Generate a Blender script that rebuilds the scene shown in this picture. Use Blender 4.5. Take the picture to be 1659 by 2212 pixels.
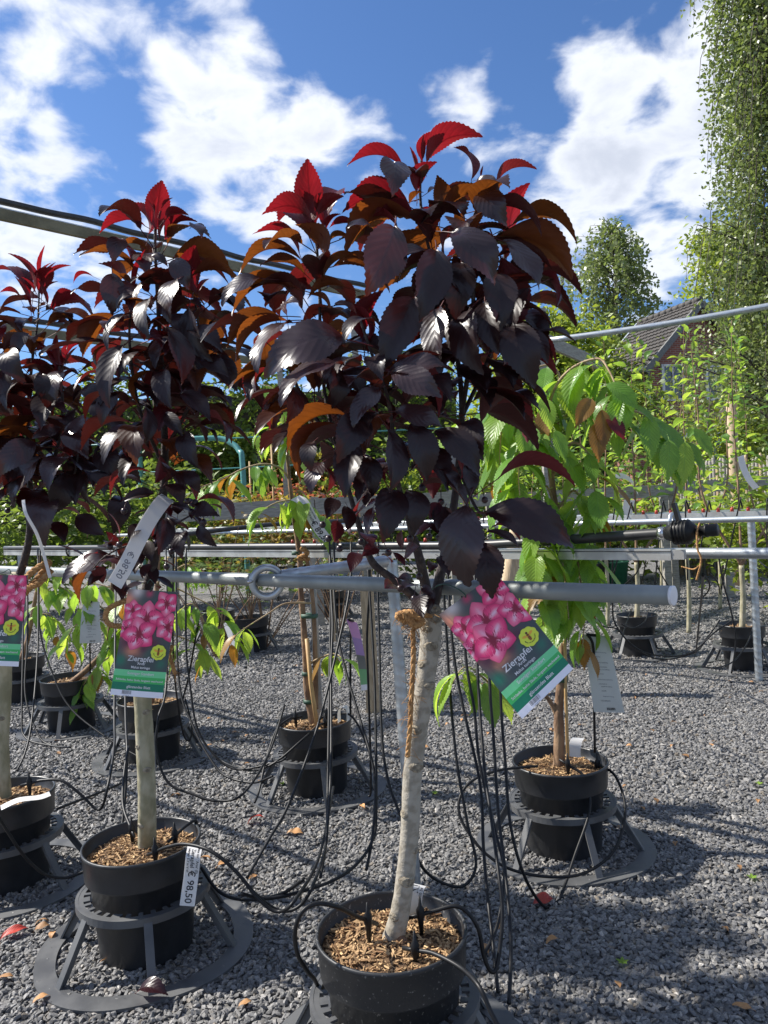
import bpy, bmesh, math, random
import numpy as np
from mathutils import Vector, Matrix, noise as mnoise
random.seed(7); rng = np.random.default_rng(7)
sc = bpy.context.scene
for o in list(bpy.data.objects): bpy.data.objects.remove(o)
COL = sc.collection
R = math.radians
V = Vector

# ------------------------------------------------------------------ camera
CAM_H, PITCH, ROLL = 1.425, 0.5, 3.0
F = 1660.0                                   # focal length in the 1659 x 2212 measuring frame
cd = bpy.data.cameras.new('camera'); cam = bpy.data.objects.new('camera', cd); COL.objects.link(cam)
cd.sensor_fit = 'VERTICAL'; cd.sensor_height = 24.0; cd.lens = 24.0 * F / 2212
cd.clip_start = 0.05; cd.clip_end = 2000
CM = Matrix.Translation((0, 0, CAM_H)) @ (Matrix.Rotation(R(90 - PITCH), 4, 'X') @ Matrix.Rotation(R(-ROLL), 4, 'Z'))
cam.matrix_world = CM
sc.camera = cam

def P(u, v, d):
    return CM @ V(((u - 829.5) / F * d, -(v - 1106) / F * d, -d))
def G(u, v, h=0.0):
    a = P(u, v, 1.0); c = V((0, 0, CAM_H)); r = a - c
    return c + r * ((h - CAM_H) / r.z)
def DEPTH(p): return -(CM.inverted() @ p).z

# ------------------------------------------------------------------ sky, sun, exposure
SUN_AZ, SUN_EL = 73.0, 45.0                  # degrees left of the view, degrees up
sun_dir = V((-math.sin(R(SUN_AZ)) * math.cos(R(SUN_EL)), math.cos(R(SUN_AZ)) * math.cos(R(SUN_EL)), math.sin(R(SUN_EL))))
w = bpy.data.worlds.new('World'); sc.world = w; w.use_nodes = True
nt = w.node_tree; nt.nodes.clear()
def N(t, ty, **k):
    n = t.nodes.new(ty)
    for a, b in k.items(): setattr(n, a, b)
    return n
def L(t, a, b): t.links.new(a, b)
def math_(t, op, a, b=None, c=None, clamp=False):
    n = N(t, 'ShaderNodeMath', operation=op, use_clamp=clamp)
    for i, x in enumerate((a, b, c)):
        if x is None: continue
        if isinstance(x, (int, float)): n.inputs[i].default_value = x
        else: L(t, x, n.inputs[i])
    return n.outputs[0]
def mixc(t, f, a, b, bt='MIX'):
    n = N(t, 'ShaderNodeMix', data_type='RGBA', blend_type=bt)
    for i, x in ((0, f), (6, a), (7, b)):
        if isinstance(x, (int, float)): n.inputs[i].default_value = x
        elif isinstance(x, (tuple, list)): n.inputs[i].default_value = tuple(x)[:3] + (1,)
        else: L(t, x, n.inputs[i])
    return n.outputs[2]
def sstep(t, x, a, b, lo=0., hi=1.):
    n = N(t, 'ShaderNodeMapRange', interpolation_type='SMOOTHSTEP')
    L(t, x, n.inputs[0]); n.inputs[1].default_value = a; n.inputs[2].default_value = b
    n.inputs[3].default_value = lo; n.inputs[4].default_value = hi
    return n.outputs[0]
sky = N(nt, 'ShaderNodeTexSky', sky_type='NISHITA'); sky.sun_disc = False
sky.sun_elevation = R(SUN_EL); sky.sun_rotation = R(-SUN_AZ); sky.air_density = 1.0; sky.dust_density = 0.6; sky.ozone_density = 2.2
tc = N(nt, 'ShaderNodeTexCoord'); sx = N(nt, 'ShaderNodeSeparateXYZ'); L(nt, tc.outputs['Generated'], sx.inputs[0])
zc = math_(nt, 'ADD', math_(nt, 'MAXIMUM', sx.outputs[2], 0.0), 0.30)
cx = N(nt, 'ShaderNodeCombineXYZ')
L(nt, math_(nt, 'DIVIDE', sx.outputs[0], zc), cx.inputs[0]); L(nt, math_(nt, 'DIVIDE', sx.outputs[1], zc), cx.inputs[1])
cx.inputs[2].default_value = 1.9
n1 = N(nt, 'ShaderNodeTexNoise'); L(nt, cx.outputs[0], n1.inputs['Vector'])
n1.inputs['Scale'].default_value = 9.5; n1.inputs['Detail'].default_value = 9; n1.inputs['Roughness'].default_value = .53; n1.inputs['Distortion'].default_value = .25
dens = n1.outputs[0]
camv = V((0, 0, CAM_H))
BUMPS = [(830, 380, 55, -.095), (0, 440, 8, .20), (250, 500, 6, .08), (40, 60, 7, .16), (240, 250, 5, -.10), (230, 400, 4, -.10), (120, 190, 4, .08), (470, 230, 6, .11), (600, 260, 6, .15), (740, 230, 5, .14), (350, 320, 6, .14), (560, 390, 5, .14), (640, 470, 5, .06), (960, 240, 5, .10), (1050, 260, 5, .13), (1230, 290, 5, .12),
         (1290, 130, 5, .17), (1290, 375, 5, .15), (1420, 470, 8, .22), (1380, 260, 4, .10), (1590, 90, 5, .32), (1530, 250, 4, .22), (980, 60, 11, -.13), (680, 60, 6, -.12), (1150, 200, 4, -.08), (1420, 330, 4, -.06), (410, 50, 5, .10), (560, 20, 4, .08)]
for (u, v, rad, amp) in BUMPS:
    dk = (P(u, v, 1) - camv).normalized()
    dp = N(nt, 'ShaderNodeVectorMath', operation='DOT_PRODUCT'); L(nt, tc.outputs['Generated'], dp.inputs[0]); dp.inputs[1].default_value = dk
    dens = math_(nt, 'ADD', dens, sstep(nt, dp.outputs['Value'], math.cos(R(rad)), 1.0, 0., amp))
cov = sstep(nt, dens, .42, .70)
n2 = N(nt, 'ShaderNodeTexNoise'); L(nt, cx.outputs[0], n2.inputs['Vector']); n2.inputs['Scale'].default_value = 2.6; n2.inputs['Detail'].default_value = 5
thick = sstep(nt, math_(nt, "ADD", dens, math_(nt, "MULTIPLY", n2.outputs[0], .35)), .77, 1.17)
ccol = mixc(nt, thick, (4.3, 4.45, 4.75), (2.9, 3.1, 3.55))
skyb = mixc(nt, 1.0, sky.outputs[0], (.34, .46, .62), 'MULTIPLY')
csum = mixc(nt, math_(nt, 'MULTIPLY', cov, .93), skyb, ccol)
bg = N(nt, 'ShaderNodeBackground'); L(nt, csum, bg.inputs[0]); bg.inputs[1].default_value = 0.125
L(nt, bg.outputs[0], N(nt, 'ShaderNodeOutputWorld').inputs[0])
sl = bpy.data.lights.new('sun', 'SUN'); sl.energy = 4.2; sl.angle = R(1.0); sl.color = (1.0, .95, .87)
so = bpy.data.objects.new('sun', sl); COL.objects.link(so); so.rotation_euler = sun_dir.to_track_quat('Z', 'Y').to_euler(); so.location = (-6, 4, 9)
vs = sc.view_settings; vs.view_transform = 'Standard'; vs.look = 'None'; vs.exposure = 1.0; vs.gamma = 1.0; vs.use_curve_mapping = False
sc.render.engine = 'CYCLES'

# ------------------------------------------------------------------ object helpers
def tag(o, label=None, cat=None, group=None, kind=None):
    if label: o['label'] = label
    if cat: o['category'] = cat
    if group: o['group'] = group
    if kind: o['kind'] = kind
    return o
def thing(name, loc, label, cat, group=None):
    o = bpy.data.objects.new(name, None); COL.objects.link(o); o.location = loc; o.empty_display_size = .05
    o['WL'] = tuple(loc)
    return tag(o, label, cat, group)
def wl(o):
    r = V((0, 0, 0))
    while o: r += o.location; o = o.parent
    return r
def link(name, me, parent=None, loc=(0, 0, 0)):
    o = bpy.data.objects.new(name, me); COL.objects.link(o); o.location = loc
    if parent: o.parent = parent
    return o
def mesh(name, vs_, fs, mat=None, smooth=True, uv=None, col=None):
    me = bpy.data.meshes.new(name); me.from_pydata([tuple(v) for v in vs_], [], fs)
    if mat: me.materials.append(mat)
    if smooth: me.polygons.foreach_set('use_smooth', [True] * len(me.polygons))
    if uv is not None:
        l = me.uv_layers.new(name='UVMap')
        idx = np.empty(len(me.loops), dtype=np.int32); me.loops.foreach_get('vertex_index', idx)
        l.data.foreach_set('uv', np.array(uv, dtype=np.float32)[idx].ravel())
    if col is not None:
        a = me.color_attributes.new('Col', 'FLOAT_COLOR', 'POINT')
        c = np.ones((len(vs_), 4), dtype=np.float32); c[:, :3] = np.array(col, dtype=np.float32); a.data.foreach_set('color', c.ravel())
    me.update(); return me
def mk(name, vs_, fs, mat, parent=None, smooth=True, **k):
    """world-space verts; origin goes to the parent's origin, or to the foot of a top-level thing"""
    vs_ = [V(v) for v in vs_]
    if parent: o0 = wl(parent); loc = V((0, 0, 0))
    else:
        xs = [v.x for v in vs_]; ys = [v.y for v in vs_]
        o0 = V(((min(xs) + max(xs)) / 2, (min(ys) + max(ys)) / 2, min(v.z for v in vs_))); loc = o0
    return link(name, mesh(name, [v - o0 for v in vs_], fs, mat, smooth, **k), parent, loc)

def crom(pts, n=8):
    pts = [V(p) for p in pts]; out = []
    for i in range(len(pts) - 1):
        p0 = pts[max(i - 1, 0)]; p1 = pts[i]; p2 = pts[i + 1]; p3 = pts[min(i + 2, len(pts) - 1)]
        for k in range(n):
            t = k / n
            out.append(.5 * ((2 * p1) + (p2 - p0) * t + (2 * p0 - 5 * p1 + 4 * p2 - p3) * t * t + (3 * p1 - p0 - 3 * p2 + p3) * t ** 3))
    out.append(pts[-1]); return out
def frames(pts):
    T = [(pts[min(i + 1, len(pts) - 1)] - pts[max(i - 1, 0)]).normalized() for i in range(len(pts))]
    a = V((0, 0, 1)) if abs(T[0].z) < .9 else V((1, 0, 0))
    n = (a - T[0] * a.dot(T[0])).normalized(); fr = []
    for t in T:
        n = (n - t * n.dot(t))
        n = n.normalized() if n.length > 1e-6 else t.orthogonal().normalized()
        fr.append((t, n, t.cross(n)))
    return fr
def tube(pts, rad, seg=8, caps=True, rfun=None):
    pts = [V(p) for p in pts]; fr = frames(pts); vs_ = []; fs = []
    for i, (p, (t, n, b)) in enumerate(zip(pts, fr)):
        r = rad[i] if isinstance(rad, (list, tuple)) else rad
        for k in range(seg):
            a = 2 * math.pi * k / seg; q = r * (rfun(i, k) if rfun else 1)
            vs_.append(p + n * (math.cos(a) * q) + b * (math.sin(a) * q))
    for i in range(len(pts) - 1):
        for k in range(seg):
            k2 = (k + 1) % seg
            fs.append((i * seg + k, i * seg + k2, (i + 1) * seg + k2, (i + 1) * seg + k))
    if caps:
        fs.append(tuple(range(seg))[::-1]); fs.append(tuple((len(pts) - 1) * seg + k for k in range(seg)))
    return vs_, fs
def join(*gs):
    vs_ = []; fs = []
    for a, b in gs:
        o = len(vs_); vs_ += list(a); fs += [tuple(i + o for i in f) for f in b]
    return vs_, fs
def bar(a, b, wd, ht, up=V((0, 0, 1))):
    """box from a to b, wd across, ht along up"""
    a = V(a); b = V(b); t = (b - a).normalized(); s = t.cross(up).normalized(); u = s.cross(t).normalized()
    vs_ = []
    for p in (a, b):
        for (i, j) in ((-1, -1), (1, -1), (1, 1), (-1, 1)): vs_.append(p + s * (i * wd / 2) + u * (j * ht / 2))
    return vs_, [(3, 2, 1, 0), (4, 5, 6, 7), (0, 1, 5, 4), (1, 2, 6, 5), (2, 3, 7, 6), (3, 0, 4, 7)]
def lathe(prof, c, seg=48, sq=0.0):
    c = V(c); vs_ = []; fs = []
    for (r, z) in prof:
        for k in range(seg):
            a = 2 * math.pi * k / seg; vs_.append(c + V((r * math.cos(a), r * math.sin(a), z)))
    for i in range(len(prof) - 1):
        for k in range(seg):
            k2 = (k + 1) % seg; fs.append((i * seg + k, i * seg + k2, (i + 1) * seg + k2, (i + 1) * seg + k))
    return vs_, fs
def ball(c, r, su=10, sv=6, sc_=(1, 1, 1)):
    c = V(c); prof = []; vs_ = [c + V((0, 0, -r * sc_[2]))]; fs = []
    for i in range(1, sv):
        th = math.pi * i / sv - math.pi / 2
        for k in range(su):
            a = 2 * math.pi * k / su
            vs_.append(c + V((r * math.cos(th) * math.cos(a) * sc_[0], r * math.cos(th) * math.sin(a) * sc_[1], r * math.sin(th) * sc_[2])))
    vs_.append(c + V((0, 0, r * sc_[2]))); m = len(vs_) - 1
    for k in range(su): fs.append((0, 1 + (k + 1) % su, 1 + k)); fs.append((m, m - su + k, m - su + (k + 1) % su))
    for i in range(sv - 2):
        for k in range(su):
            a = 1 + i * su; fs.append((a + k, a + (k + 1) % su, a + su + (k + 1) % su, a + su + k))
    return vs_, fs
def smoothpath(pts, n=8): return crom(pts, n)

# ------------------------------------------------------------------ materials
def lin(r, g, b):
    f = lambda c: (c / 255 / 12.92) if c / 255 <= .04045 else ((c / 255 + .055) / 1.055) ** 2.4
    return (f(r), f(g), f(b))
def base_mat(name):
    m = bpy.data.materials.new(name); m.use_nodes = True; t = m.node_tree; t.nodes.clear()
    p = N(t, 'ShaderNodeBsdfPrincipled'); o = N(t, 'ShaderNodeOutputMaterial'); L(t, p.outputs[0], o.inputs[0])
    return m, t, p, o
def M(name, c1, c2=None, rough=.5, scale=20., detail=5., bump=0., bscale=None, metal=0., spec=.5, stretch=(1, 1, 1), lo=.35, hi=.65, trans=None, tf=.0, coord='Object', rvar=0., orand=0.):
    m, t, p, o = base_mat(name)
    tcx = N(t, 'ShaderNodeTexCoord'); mp = N(t, 'ShaderNodeMapping'); L(t, tcx.outputs[coord], mp.inputs[0]); mp.inputs['Scale'].default_value = stretch
    nz = N(t, 'ShaderNodeTexNoise'); L(t, mp.outputs[0], nz.inputs['Vector']); nz.inputs['Scale'].default_value = scale; nz.inputs['Detail'].default_value = detail
    colo = mixc(t, sstep(t, nz.outputs[0], lo, hi), c1, c2 or tuple(x * .8 for x in c1))
    if orand:
        oi = N(t, 'ShaderNodeObjectInfo'); mr = N(t, 'ShaderNodeMapRange'); L(t, oi.outputs['Random'], mr.inputs[0]); mr.inputs[3].default_value = 1 - orand; mr.inputs[4].default_value = 1 + orand
        hs = N(t, 'ShaderNodeHueSaturation'); L(t, colo, hs.inputs['Color']); L(t, mr.outputs[0], hs.inputs['Value']); colo = hs.outputs[0]
    L(t, colo, p.inputs['Base Color'])
    p.inputs['Roughness'].default_value = rough; p.inputs['Metallic'].default_value = metal; p.inputs['Specular IOR Level'].default_value = spec
    if rvar: L(t, sstep(t, nz.outputs[0], .3, .7, max(rough - rvar, .02), rough + rvar), p.inputs['Roughness'])
    if bump:
        nb = N(t, 'ShaderNodeTexNoise'); L(t, mp.outputs[0], nb.inputs['Vector']); nb.inputs['Scale'].default_value = bscale or scale * 2; nb.inputs['Detail'].default_value = 6
        bp = N(t, 'ShaderNodeBump'); bp.inputs['Strength'].default_value = bump; bp.inputs['Distance'].default_value = .01
        L(t, nb.outputs[0], bp.inputs['Height']); L(t, bp.outputs[0], p.inputs['Normal'])
    if tf:
        tr = N(t, 'ShaderNodeBsdfTranslucent'); tr.inputs[0].default_value = tuple(trans or c1) + (1,)
        mx = N(t, 'ShaderNodeMixShader'); mx.inputs[0].default_value = tf; L(t, p.outputs[0], mx.inputs[1]); L(t, tr.outputs[0], mx.inputs[2]); L(t, mx.outputs[0], o.inputs[0])
    return m
def leafmat(name, top, under, trans, tf, rough=.34, veins=8, slope=.32, bump=.14, vtop=1.2, vund=1.5, coat=0., rnd=.35, spec=.5):
    m, t, p, o = base_mat(name)
    uv = N(t, 'ShaderNodeUVMap'); s = N(t, 'ShaderNodeSeparateXYZ'); L(t, uv.outputs[0], s.inputs[0])
    side = math_(t, 'MULTIPLY', math_(t, 'ABSOLUTE', math_(t, 'SUBTRACT', s.outputs[1], .5)), 2.)
    ph = math_(t, 'MULTIPLY', math_(t, 'SUBTRACT', s.outputs[0], math_(t, 'MULTIPLY', side, slope)), float(veins))
    saw = math_(t, 'ABSOLUTE', math_(t, 'SUBTRACT', math_(t, 'FRACT', ph), .5))          # 0.5 on a vein
    vein = sstep(t, saw, .40, .49); mid = sstep(t, side, .10, .03)
    line = math_(t, 'MAXIMUM', math_(t, 'MULTIPLY', vein, .7), mid)
    oi = N(t, 'ShaderNodeObjectInfo')
    tcx = N(t, 'ShaderNodeTexCoord'); nz = N(t, 'ShaderNodeTexNoise'); L(t, tcx.outputs['Object'], nz.inputs['Vector']); nz.inputs['Scale'].default_value = 5; nz.inputs['Detail'].default_value = 4
    val = math_(t, 'ADD', math_(t, 'MULTIPLY', oi.outputs['Random'], rnd), math_(t, 'ADD', 1 - rnd / 2 - .25, math_(t, 'MULTIPLY', nz.outputs[0], .5)))
    geo = N(t, 'ShaderNodeNewGeometry')
    tcol = mixc(t, line, top, tuple(min(1, x * vtop) for x in top)); ucol = mixc(t, line, under, tuple(min(1, x * vund) for x in under))
    col = mixc(t, geo.outputs['Backfacing'], tcol, ucol)
    hs = N(t, 'ShaderNodeHueSaturation'); L(t, col, hs.inputs['Color']); L(t, val, hs.inputs['Value']); L(t, hs.outputs[0], p.inputs['Base Color'])
    L(t, math_(t, 'ADD', math_(t, 'MULTIPLY', geo.outputs['Backfacing'], .22), math_(t, 'ADD', rough - .08, math_(t, 'MULTIPLY', nz.outputs[0], .16))), p.inputs['Roughness'])
    p.inputs['Specular IOR Level'].default_value = spec; p.inputs['Coat Weight'].default_value = coat; p.inputs['Coat Roughness'].default_value = .25
    hgt = math_(t, 'ADD', math_(t, 'MULTIPLY', math_(t, 'SMOOTH_MIN', saw, .38, .1), -1.), math_(t, 'MULTIPLY', nz.outputs[0], .8))
    hgt = math_(t, 'SUBTRACT', hgt, math_(t, 'MULTIPLY', mid, .25))
    bp = N(t, 'ShaderNodeBump'); bp.inputs['Strength'].default_value = bump; bp.inputs['Distance'].default_value = .008; L(t, hgt, bp.inputs['Height']); L(t, bp.outputs[0], p.inputs['Normal'])
    tr = N(t, 'ShaderNodeBsdfTranslucent'); th = N(t, 'ShaderNodeHueSaturation'); th.inputs['Color'].default_value = tuple(trans) + (1,)
    L(t, math_(t, 'MULTIPLY', val, math_(t, 'SUBTRACT', 1., math_(t, 'MULTIPLY', line, .45))), th.inputs['Value']); L(t, th.outputs[0], tr.inputs[0]); L(t, bp.outputs[0], tr.inputs['Normal'])
    mx = N(t, 'ShaderNodeMixShader'); mx.inputs[0].default_value = tf; L(t, p.outputs[0], mx.inputs[1]); L(t, tr.outputs[0], mx.inputs[2]); L(t, mx.outputs[0], o.inputs[0])
    return m
def foliage(name, c1, c2, trans, tf=.4, rough=.45, spec=.4):
    m, t, p, o = base_mat(name)
    g = N(t, 'ShaderNodeNewGeometry'); col = mixc(t, g.outputs['Random Per Island'], c1, c2); L(t, col, p.inputs['Base Color']); p.inputs['Roughness'].default_value = rough
    p.inputs['Specular IOR Level'].default_value = spec
    tr = N(t, 'ShaderNodeBsdfTranslucent'); L(t, mixc(t, g.outputs['Random Per Island'], trans, tuple(x * .6 for x in trans)), tr.inputs[0])
    mx = N(t, 'ShaderNodeMixShader'); mx.inputs[0].default_value = tf; L(t, p.outputs[0], mx.inputs[1]); L(t, tr.outputs[0], mx.inputs[2]); L(t, mx.outputs[0], o.inputs[0])
    return m
def vcol(name, rough=.35, spec=.5):
    m, t, p, o = base_mat(name); a = N(t, 'ShaderNodeVertexColor'); a.layer_name = 'Col'; L(t, a.outputs[0], p.inputs['Base Color']); p.inputs['Roughness'].default_value = rough
    p.inputs['Specular IOR Level'].default_value = spec; return m
MT = {}
MT['leaf_dark'] = leafmat('leaf_dark', (.014, .0068, .008), (.055, .010, .011), (.14, .016, .008), .10, .38, coat=.05, spec=.38, bump=.10)
MT['leaf_shiny'] = leafmat('leaf_shiny', (.026, .013, .015), (.06, .012, .014), (.16, .022, .010), .14, .30, coat=.2, bump=.13)
MT['leaf_red'] = leafmat('leaf_red', (.075, .008, .012), (.10, .009, .012), (.30, .010, .016), .36, .42)
MT['leaf_orange'] = leafmat('leaf_orange', (.030, .010, .009), (.10, .024, .010), (.30, .080, .010), .30, .38)
MT['leaf_wine'] = leafmat('leaf_wine', (.028, .009, .013), (.12, .016, .022), (.28, .02, .018), .22, .36)
MT['leaf_green'] = leafmat('leaf_green', (.115, .235, .036), (.20, .31, .08), (.44, .70, .06), .45, .34, veins=12, slope=.25, coat=.12, bump=.3, vtop=1.5)
MT['leaf_lime'] = leafmat('leaf_lime', (.20, .34, .045), (.28, .40, .09), (.58, .76, .08), .48, .36, veins=12, slope=.25, bump=.3, vtop=1.4)
MT['leaf_amber'] = leafmat('leaf_amber', (.22, .12, .025), (.26, .13, .03), (.55, .24, .03), .36, .4, veins=12, slope=.25)
MT['leaf_apple'] = leafmat('leaf_apple', (.08, .175, .032), (.17, .25, .09), (.42, .65, .06), .44, .36, veins=6, coat=.1)
MT['leaf_dry'] = leafmat('leaf_dry', (.42, .22, .09), (.46, .26, .12), (.5, .25, .08), .15, .6, rnd=.8)
MT['leaf_fallen_red'] = leafmat('leaf_fallen_red', (.42, .05, .035), (.40, .09, .07), (.5, .06, .04), .2, .45)
MT['bark_grey'] = M('bark_grey', (.36, .325, .265), (.25, .22, .17), rough=.75, scale=42, bump=.3, bscale=110, stretch=(1, 1, 1.1), lo=.40, hi=.66)
MT['bark_olive'] = M('bark_olive', (.40, .36, .25), (.24, .22, .13), rough=.75, scale=26, bump=.25, bscale=90, stretch=(1, 1, .5))
MT['bark_dark'] = M('bark_dark', (.030, .018, .016), (.075, .055, .042), rough=.7, scale=60, bump=.5, bscale=120, lo=.5, hi=.72)
MT['shoot'] = M('shoot', (.060, .012, .016), (.030, .010, .012), rough=.45, scale=40)
MT['bark_brown'] = M('bark_brown', (.30, .19, .11), (.15, .085, .05), rough=.8, scale=22, bump=.5, bscale=70, stretch=(1, 1, .5))
MT['bark_tan'] = M('bark_tan', (.42, .31, .18), (.30, .20, .11), rough=.8, scale=20, bump=.4, bscale=60)
MT['scar'] = M('scar', (.33, .285, .21), (.17, .14, .10), rough=.85, scale=90, bump=.5)
MT['pot'] = M('pot', (.017, .018, .020), (.024, .025, .028), rough=.42, scale=14, bump=.05, bscale=60, rvar=.08)
MT['pot_dusty'] = M('pot_dusty', (.018, .019, .021), (.15, .145, .135), rough=.48, scale=120, detail=2, lo=.64, hi=.72, bump=.05, bscale=60)
MT['stand'] = M('stand', (.065, .067, .071), (.10, .102, .104), rough=.5, scale=9, bump=.05, rvar=.1)
MT['soil'] = M('soil', (.055, .030, .016), (.13, .075, .035), rough=.95, scale=45, bump=1., bscale=110)
MT['chip'] = foliage('chip', (.56, .38, .20), (.15, .075, .035), (.3, .15, .05), .0, .8, .25)
MT['rubber'] = M('rubber', (.007, .007, .008), (.012, .012, .013), rough=.45, scale=40, spec=.3)
MT['hose'] = M('hose', (.020, .020, .022), (.034, .033, .033), rough=.42, scale=18)
MT['zinc'] = M('zinc', (.50, .53, .55), (.36, .39, .41), rough=.42, scale=16, metal=.75, bump=.06, bscale=50, rvar=.1)
MT['zinc_pipe'] = M('zinc_pipe', (.29, .31, .30), (.21, .23, .225), rough=.45, scale=7, metal=.3, stretch=(1, 1, 1), bump=.04, bscale=40, rvar=.1)
MT['alu'] = M('alu', (.58, .58, .56), (.40, .39, .37), rough=.40, scale=10, metal=.6, rvar=.1)
MT['steel'] = M('steel', (.7, .7, .7), (.55, .55, .55), rough=.25, metal=1., scale=10)
MT['plastic_white'] = M('plastic_white', (.72, .72, .74), (.66, .66, .68), rough=.4, scale=8)
MT['paper'] = M('paper', (.80, .80, .80), (.76, .76, .77), rough=.5, scale=6, trans=(.8, .74, .62), tf=.30)
MT['paper_grey'] = M('paper_grey', (.62, .63, .60), (.58, .59, .56), rough=.45, scale=6, trans=(.7, .7, .6), tf=.15)
MT['ink'] = M('ink', (.02, .02, .025), rough=.6)
MT['ink_grey'] = M('ink_grey', (.22, .22, .24), rough=.6)
MT['white_ink'] = M('white_ink', (.80, .80, .82), rough=.5)
MT['card_back'] = M('card_back', (.72, .73, .72), rough=.5, trans=(.6, .6, .55), tf=.1)
MT['print'] = vcol('print')
MT['coir'] = M('coir', (.50, .28, .11), (.32, .16, .06), rough=.9, scale=90, bump=.5)
MT['wire_green'] = M('wire_green', (.02, .07, .05), rough=.5)
MT['tape_green'] = M('tape_green', (.04, .10, .06), (.03, .07, .05), rough=.6)
MT['berry'] = M('berry', (.022, .012, .018), (.045, .022, .022), rough=.32, scale=12)
MT['wood_grey'] = M('wood_grey', (.34, .32, .28), (.23, .215, .19), rough=.85, scale=10, stretch=(1, 1, 8), bump=.3, bscale=30)
MT['wood_beam'] = M('wood_beam', (.20, .18, .115), (.13, .115, .07), rough=.85, scale=5, bump=.3, bscale=30)
MT['wood_new'] = M('wood_new', (.50, .38, .24), (.38, .28, .17), rough=.8, scale=14, stretch=(6, 6, 1), bump=.2, bscale=30)
MT['bamboo'] = M('bamboo', (.55, .36, .16), (.42, .26, .11), rough=.6, scale=20, stretch=(3, 3, .5))
MT['teal'] = M('teal', (.09, .30, .28), (.07, .24, .22), rough=.4)
MT['green_plastic'] = M('green_plastic', (.02, .13, .07), rough=.45)
MT['red_plastic'] = M('red_plastic', (.45, .05, .03), rough=.45)
# ------------------------------------------------------------------ ground and gravel
def ground_material():
    m, t, p, o = base_mat('gravel_ground')
    tcx = N(t, 'ShaderNodeTexCoord'); vo = N(t, 'ShaderNodeTexVoronoi'); L(t, tcx.outputs['Object'], vo.inputs['Vector']); vo.inputs['Scale'].default_value = 55
    nz = N(t, 'ShaderNodeTexNoise'); L(t, tcx.outputs['Object'], nz.inputs['Vector']); nz.inputs['Scale'].default_value = 1.3; nz.inputs['Detail'].default_value = 5
    sp = N(t, 'ShaderNodeSeparateColor'); L(t, vo.outputs['Color'], sp.inputs[0])
    c = mixc(t, sp.outputs[0], (.08, .078, .075), (.26, .25, .24)); c = mixc(t, sstep(t, nz.outputs[0], .35, .7, 0., .35), c, (.06, .06, .055))
    L(t, c, p.inputs['Base Color']); p.inputs['Roughness'].default_value = .8
    bp = N(t, 'ShaderNodeBump'); bp.inputs['Strength'].default_value = .9; bp.inputs['Distance'].default_value = .012; bp.invert = True; L(t, vo.outputs['Distance'], bp.inputs['Height']); L(t, bp.outputs[0], p.inputs['Normal'])
    return m
def stone_material():
    m, t, p, o = base_mat('gravel_stone')
    oi = N(t, 'ShaderNodeObjectInfo'); cr = N(t, 'ShaderNodeValToRGB'); L(t, oi.outputs['Random'], cr.inputs[0]); e = cr.color_ramp
    e.elements[0].color = (.09, .088, .086, 1); e.elements[1].color = (.48, .455, .42, 1)
    for pos, c in ((.35, (.145, .142, .139)), (.7, (.21, .205, .20)), (.90, (.29, .28, .268)), (.96, (.16, .13, .095))): x = e.elements.new(pos); x.color = c + (1,)
    tcx = N(t, 'ShaderNodeTexCoord'); nz = N(t, 'ShaderNodeTexNoise'); L(t, tcx.outputs['Object'], nz.inputs['Vector']); nz.inputs['Scale'].default_value = 220; nz.inputs['Detail'].default_value = 3
    L(t, mixc(t, sstep(t, nz.outputs[0], .3, .7, 0, .5), cr.outputs[0], (.085, .083, .08)), p.inputs['Base Color']); p.inputs['Roughness'].default_value = .62
    bp = N(t, 'ShaderNodeBump'); bp.inputs['Strength'].default_value = .4; bp.inputs['Distance'].default_value = .002; L(t, nz.outputs[0], bp.inputs['Height']); L(t, bp.outputs[0], p.inputs['Normal'])
    return m
GM = ground_material(); SM = stone_material()
S = 600
o = link('gravel_ground', mesh('gravel_ground', [(-S, -S, 0), (S, -S, 0), (S, S, 0), (-S, S, 0)], [(0, 1, 2, 3)], GM, False)); tag(o, 'dark grey gravel ground of the nursery yard', 'ground', kind='structure')
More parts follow.
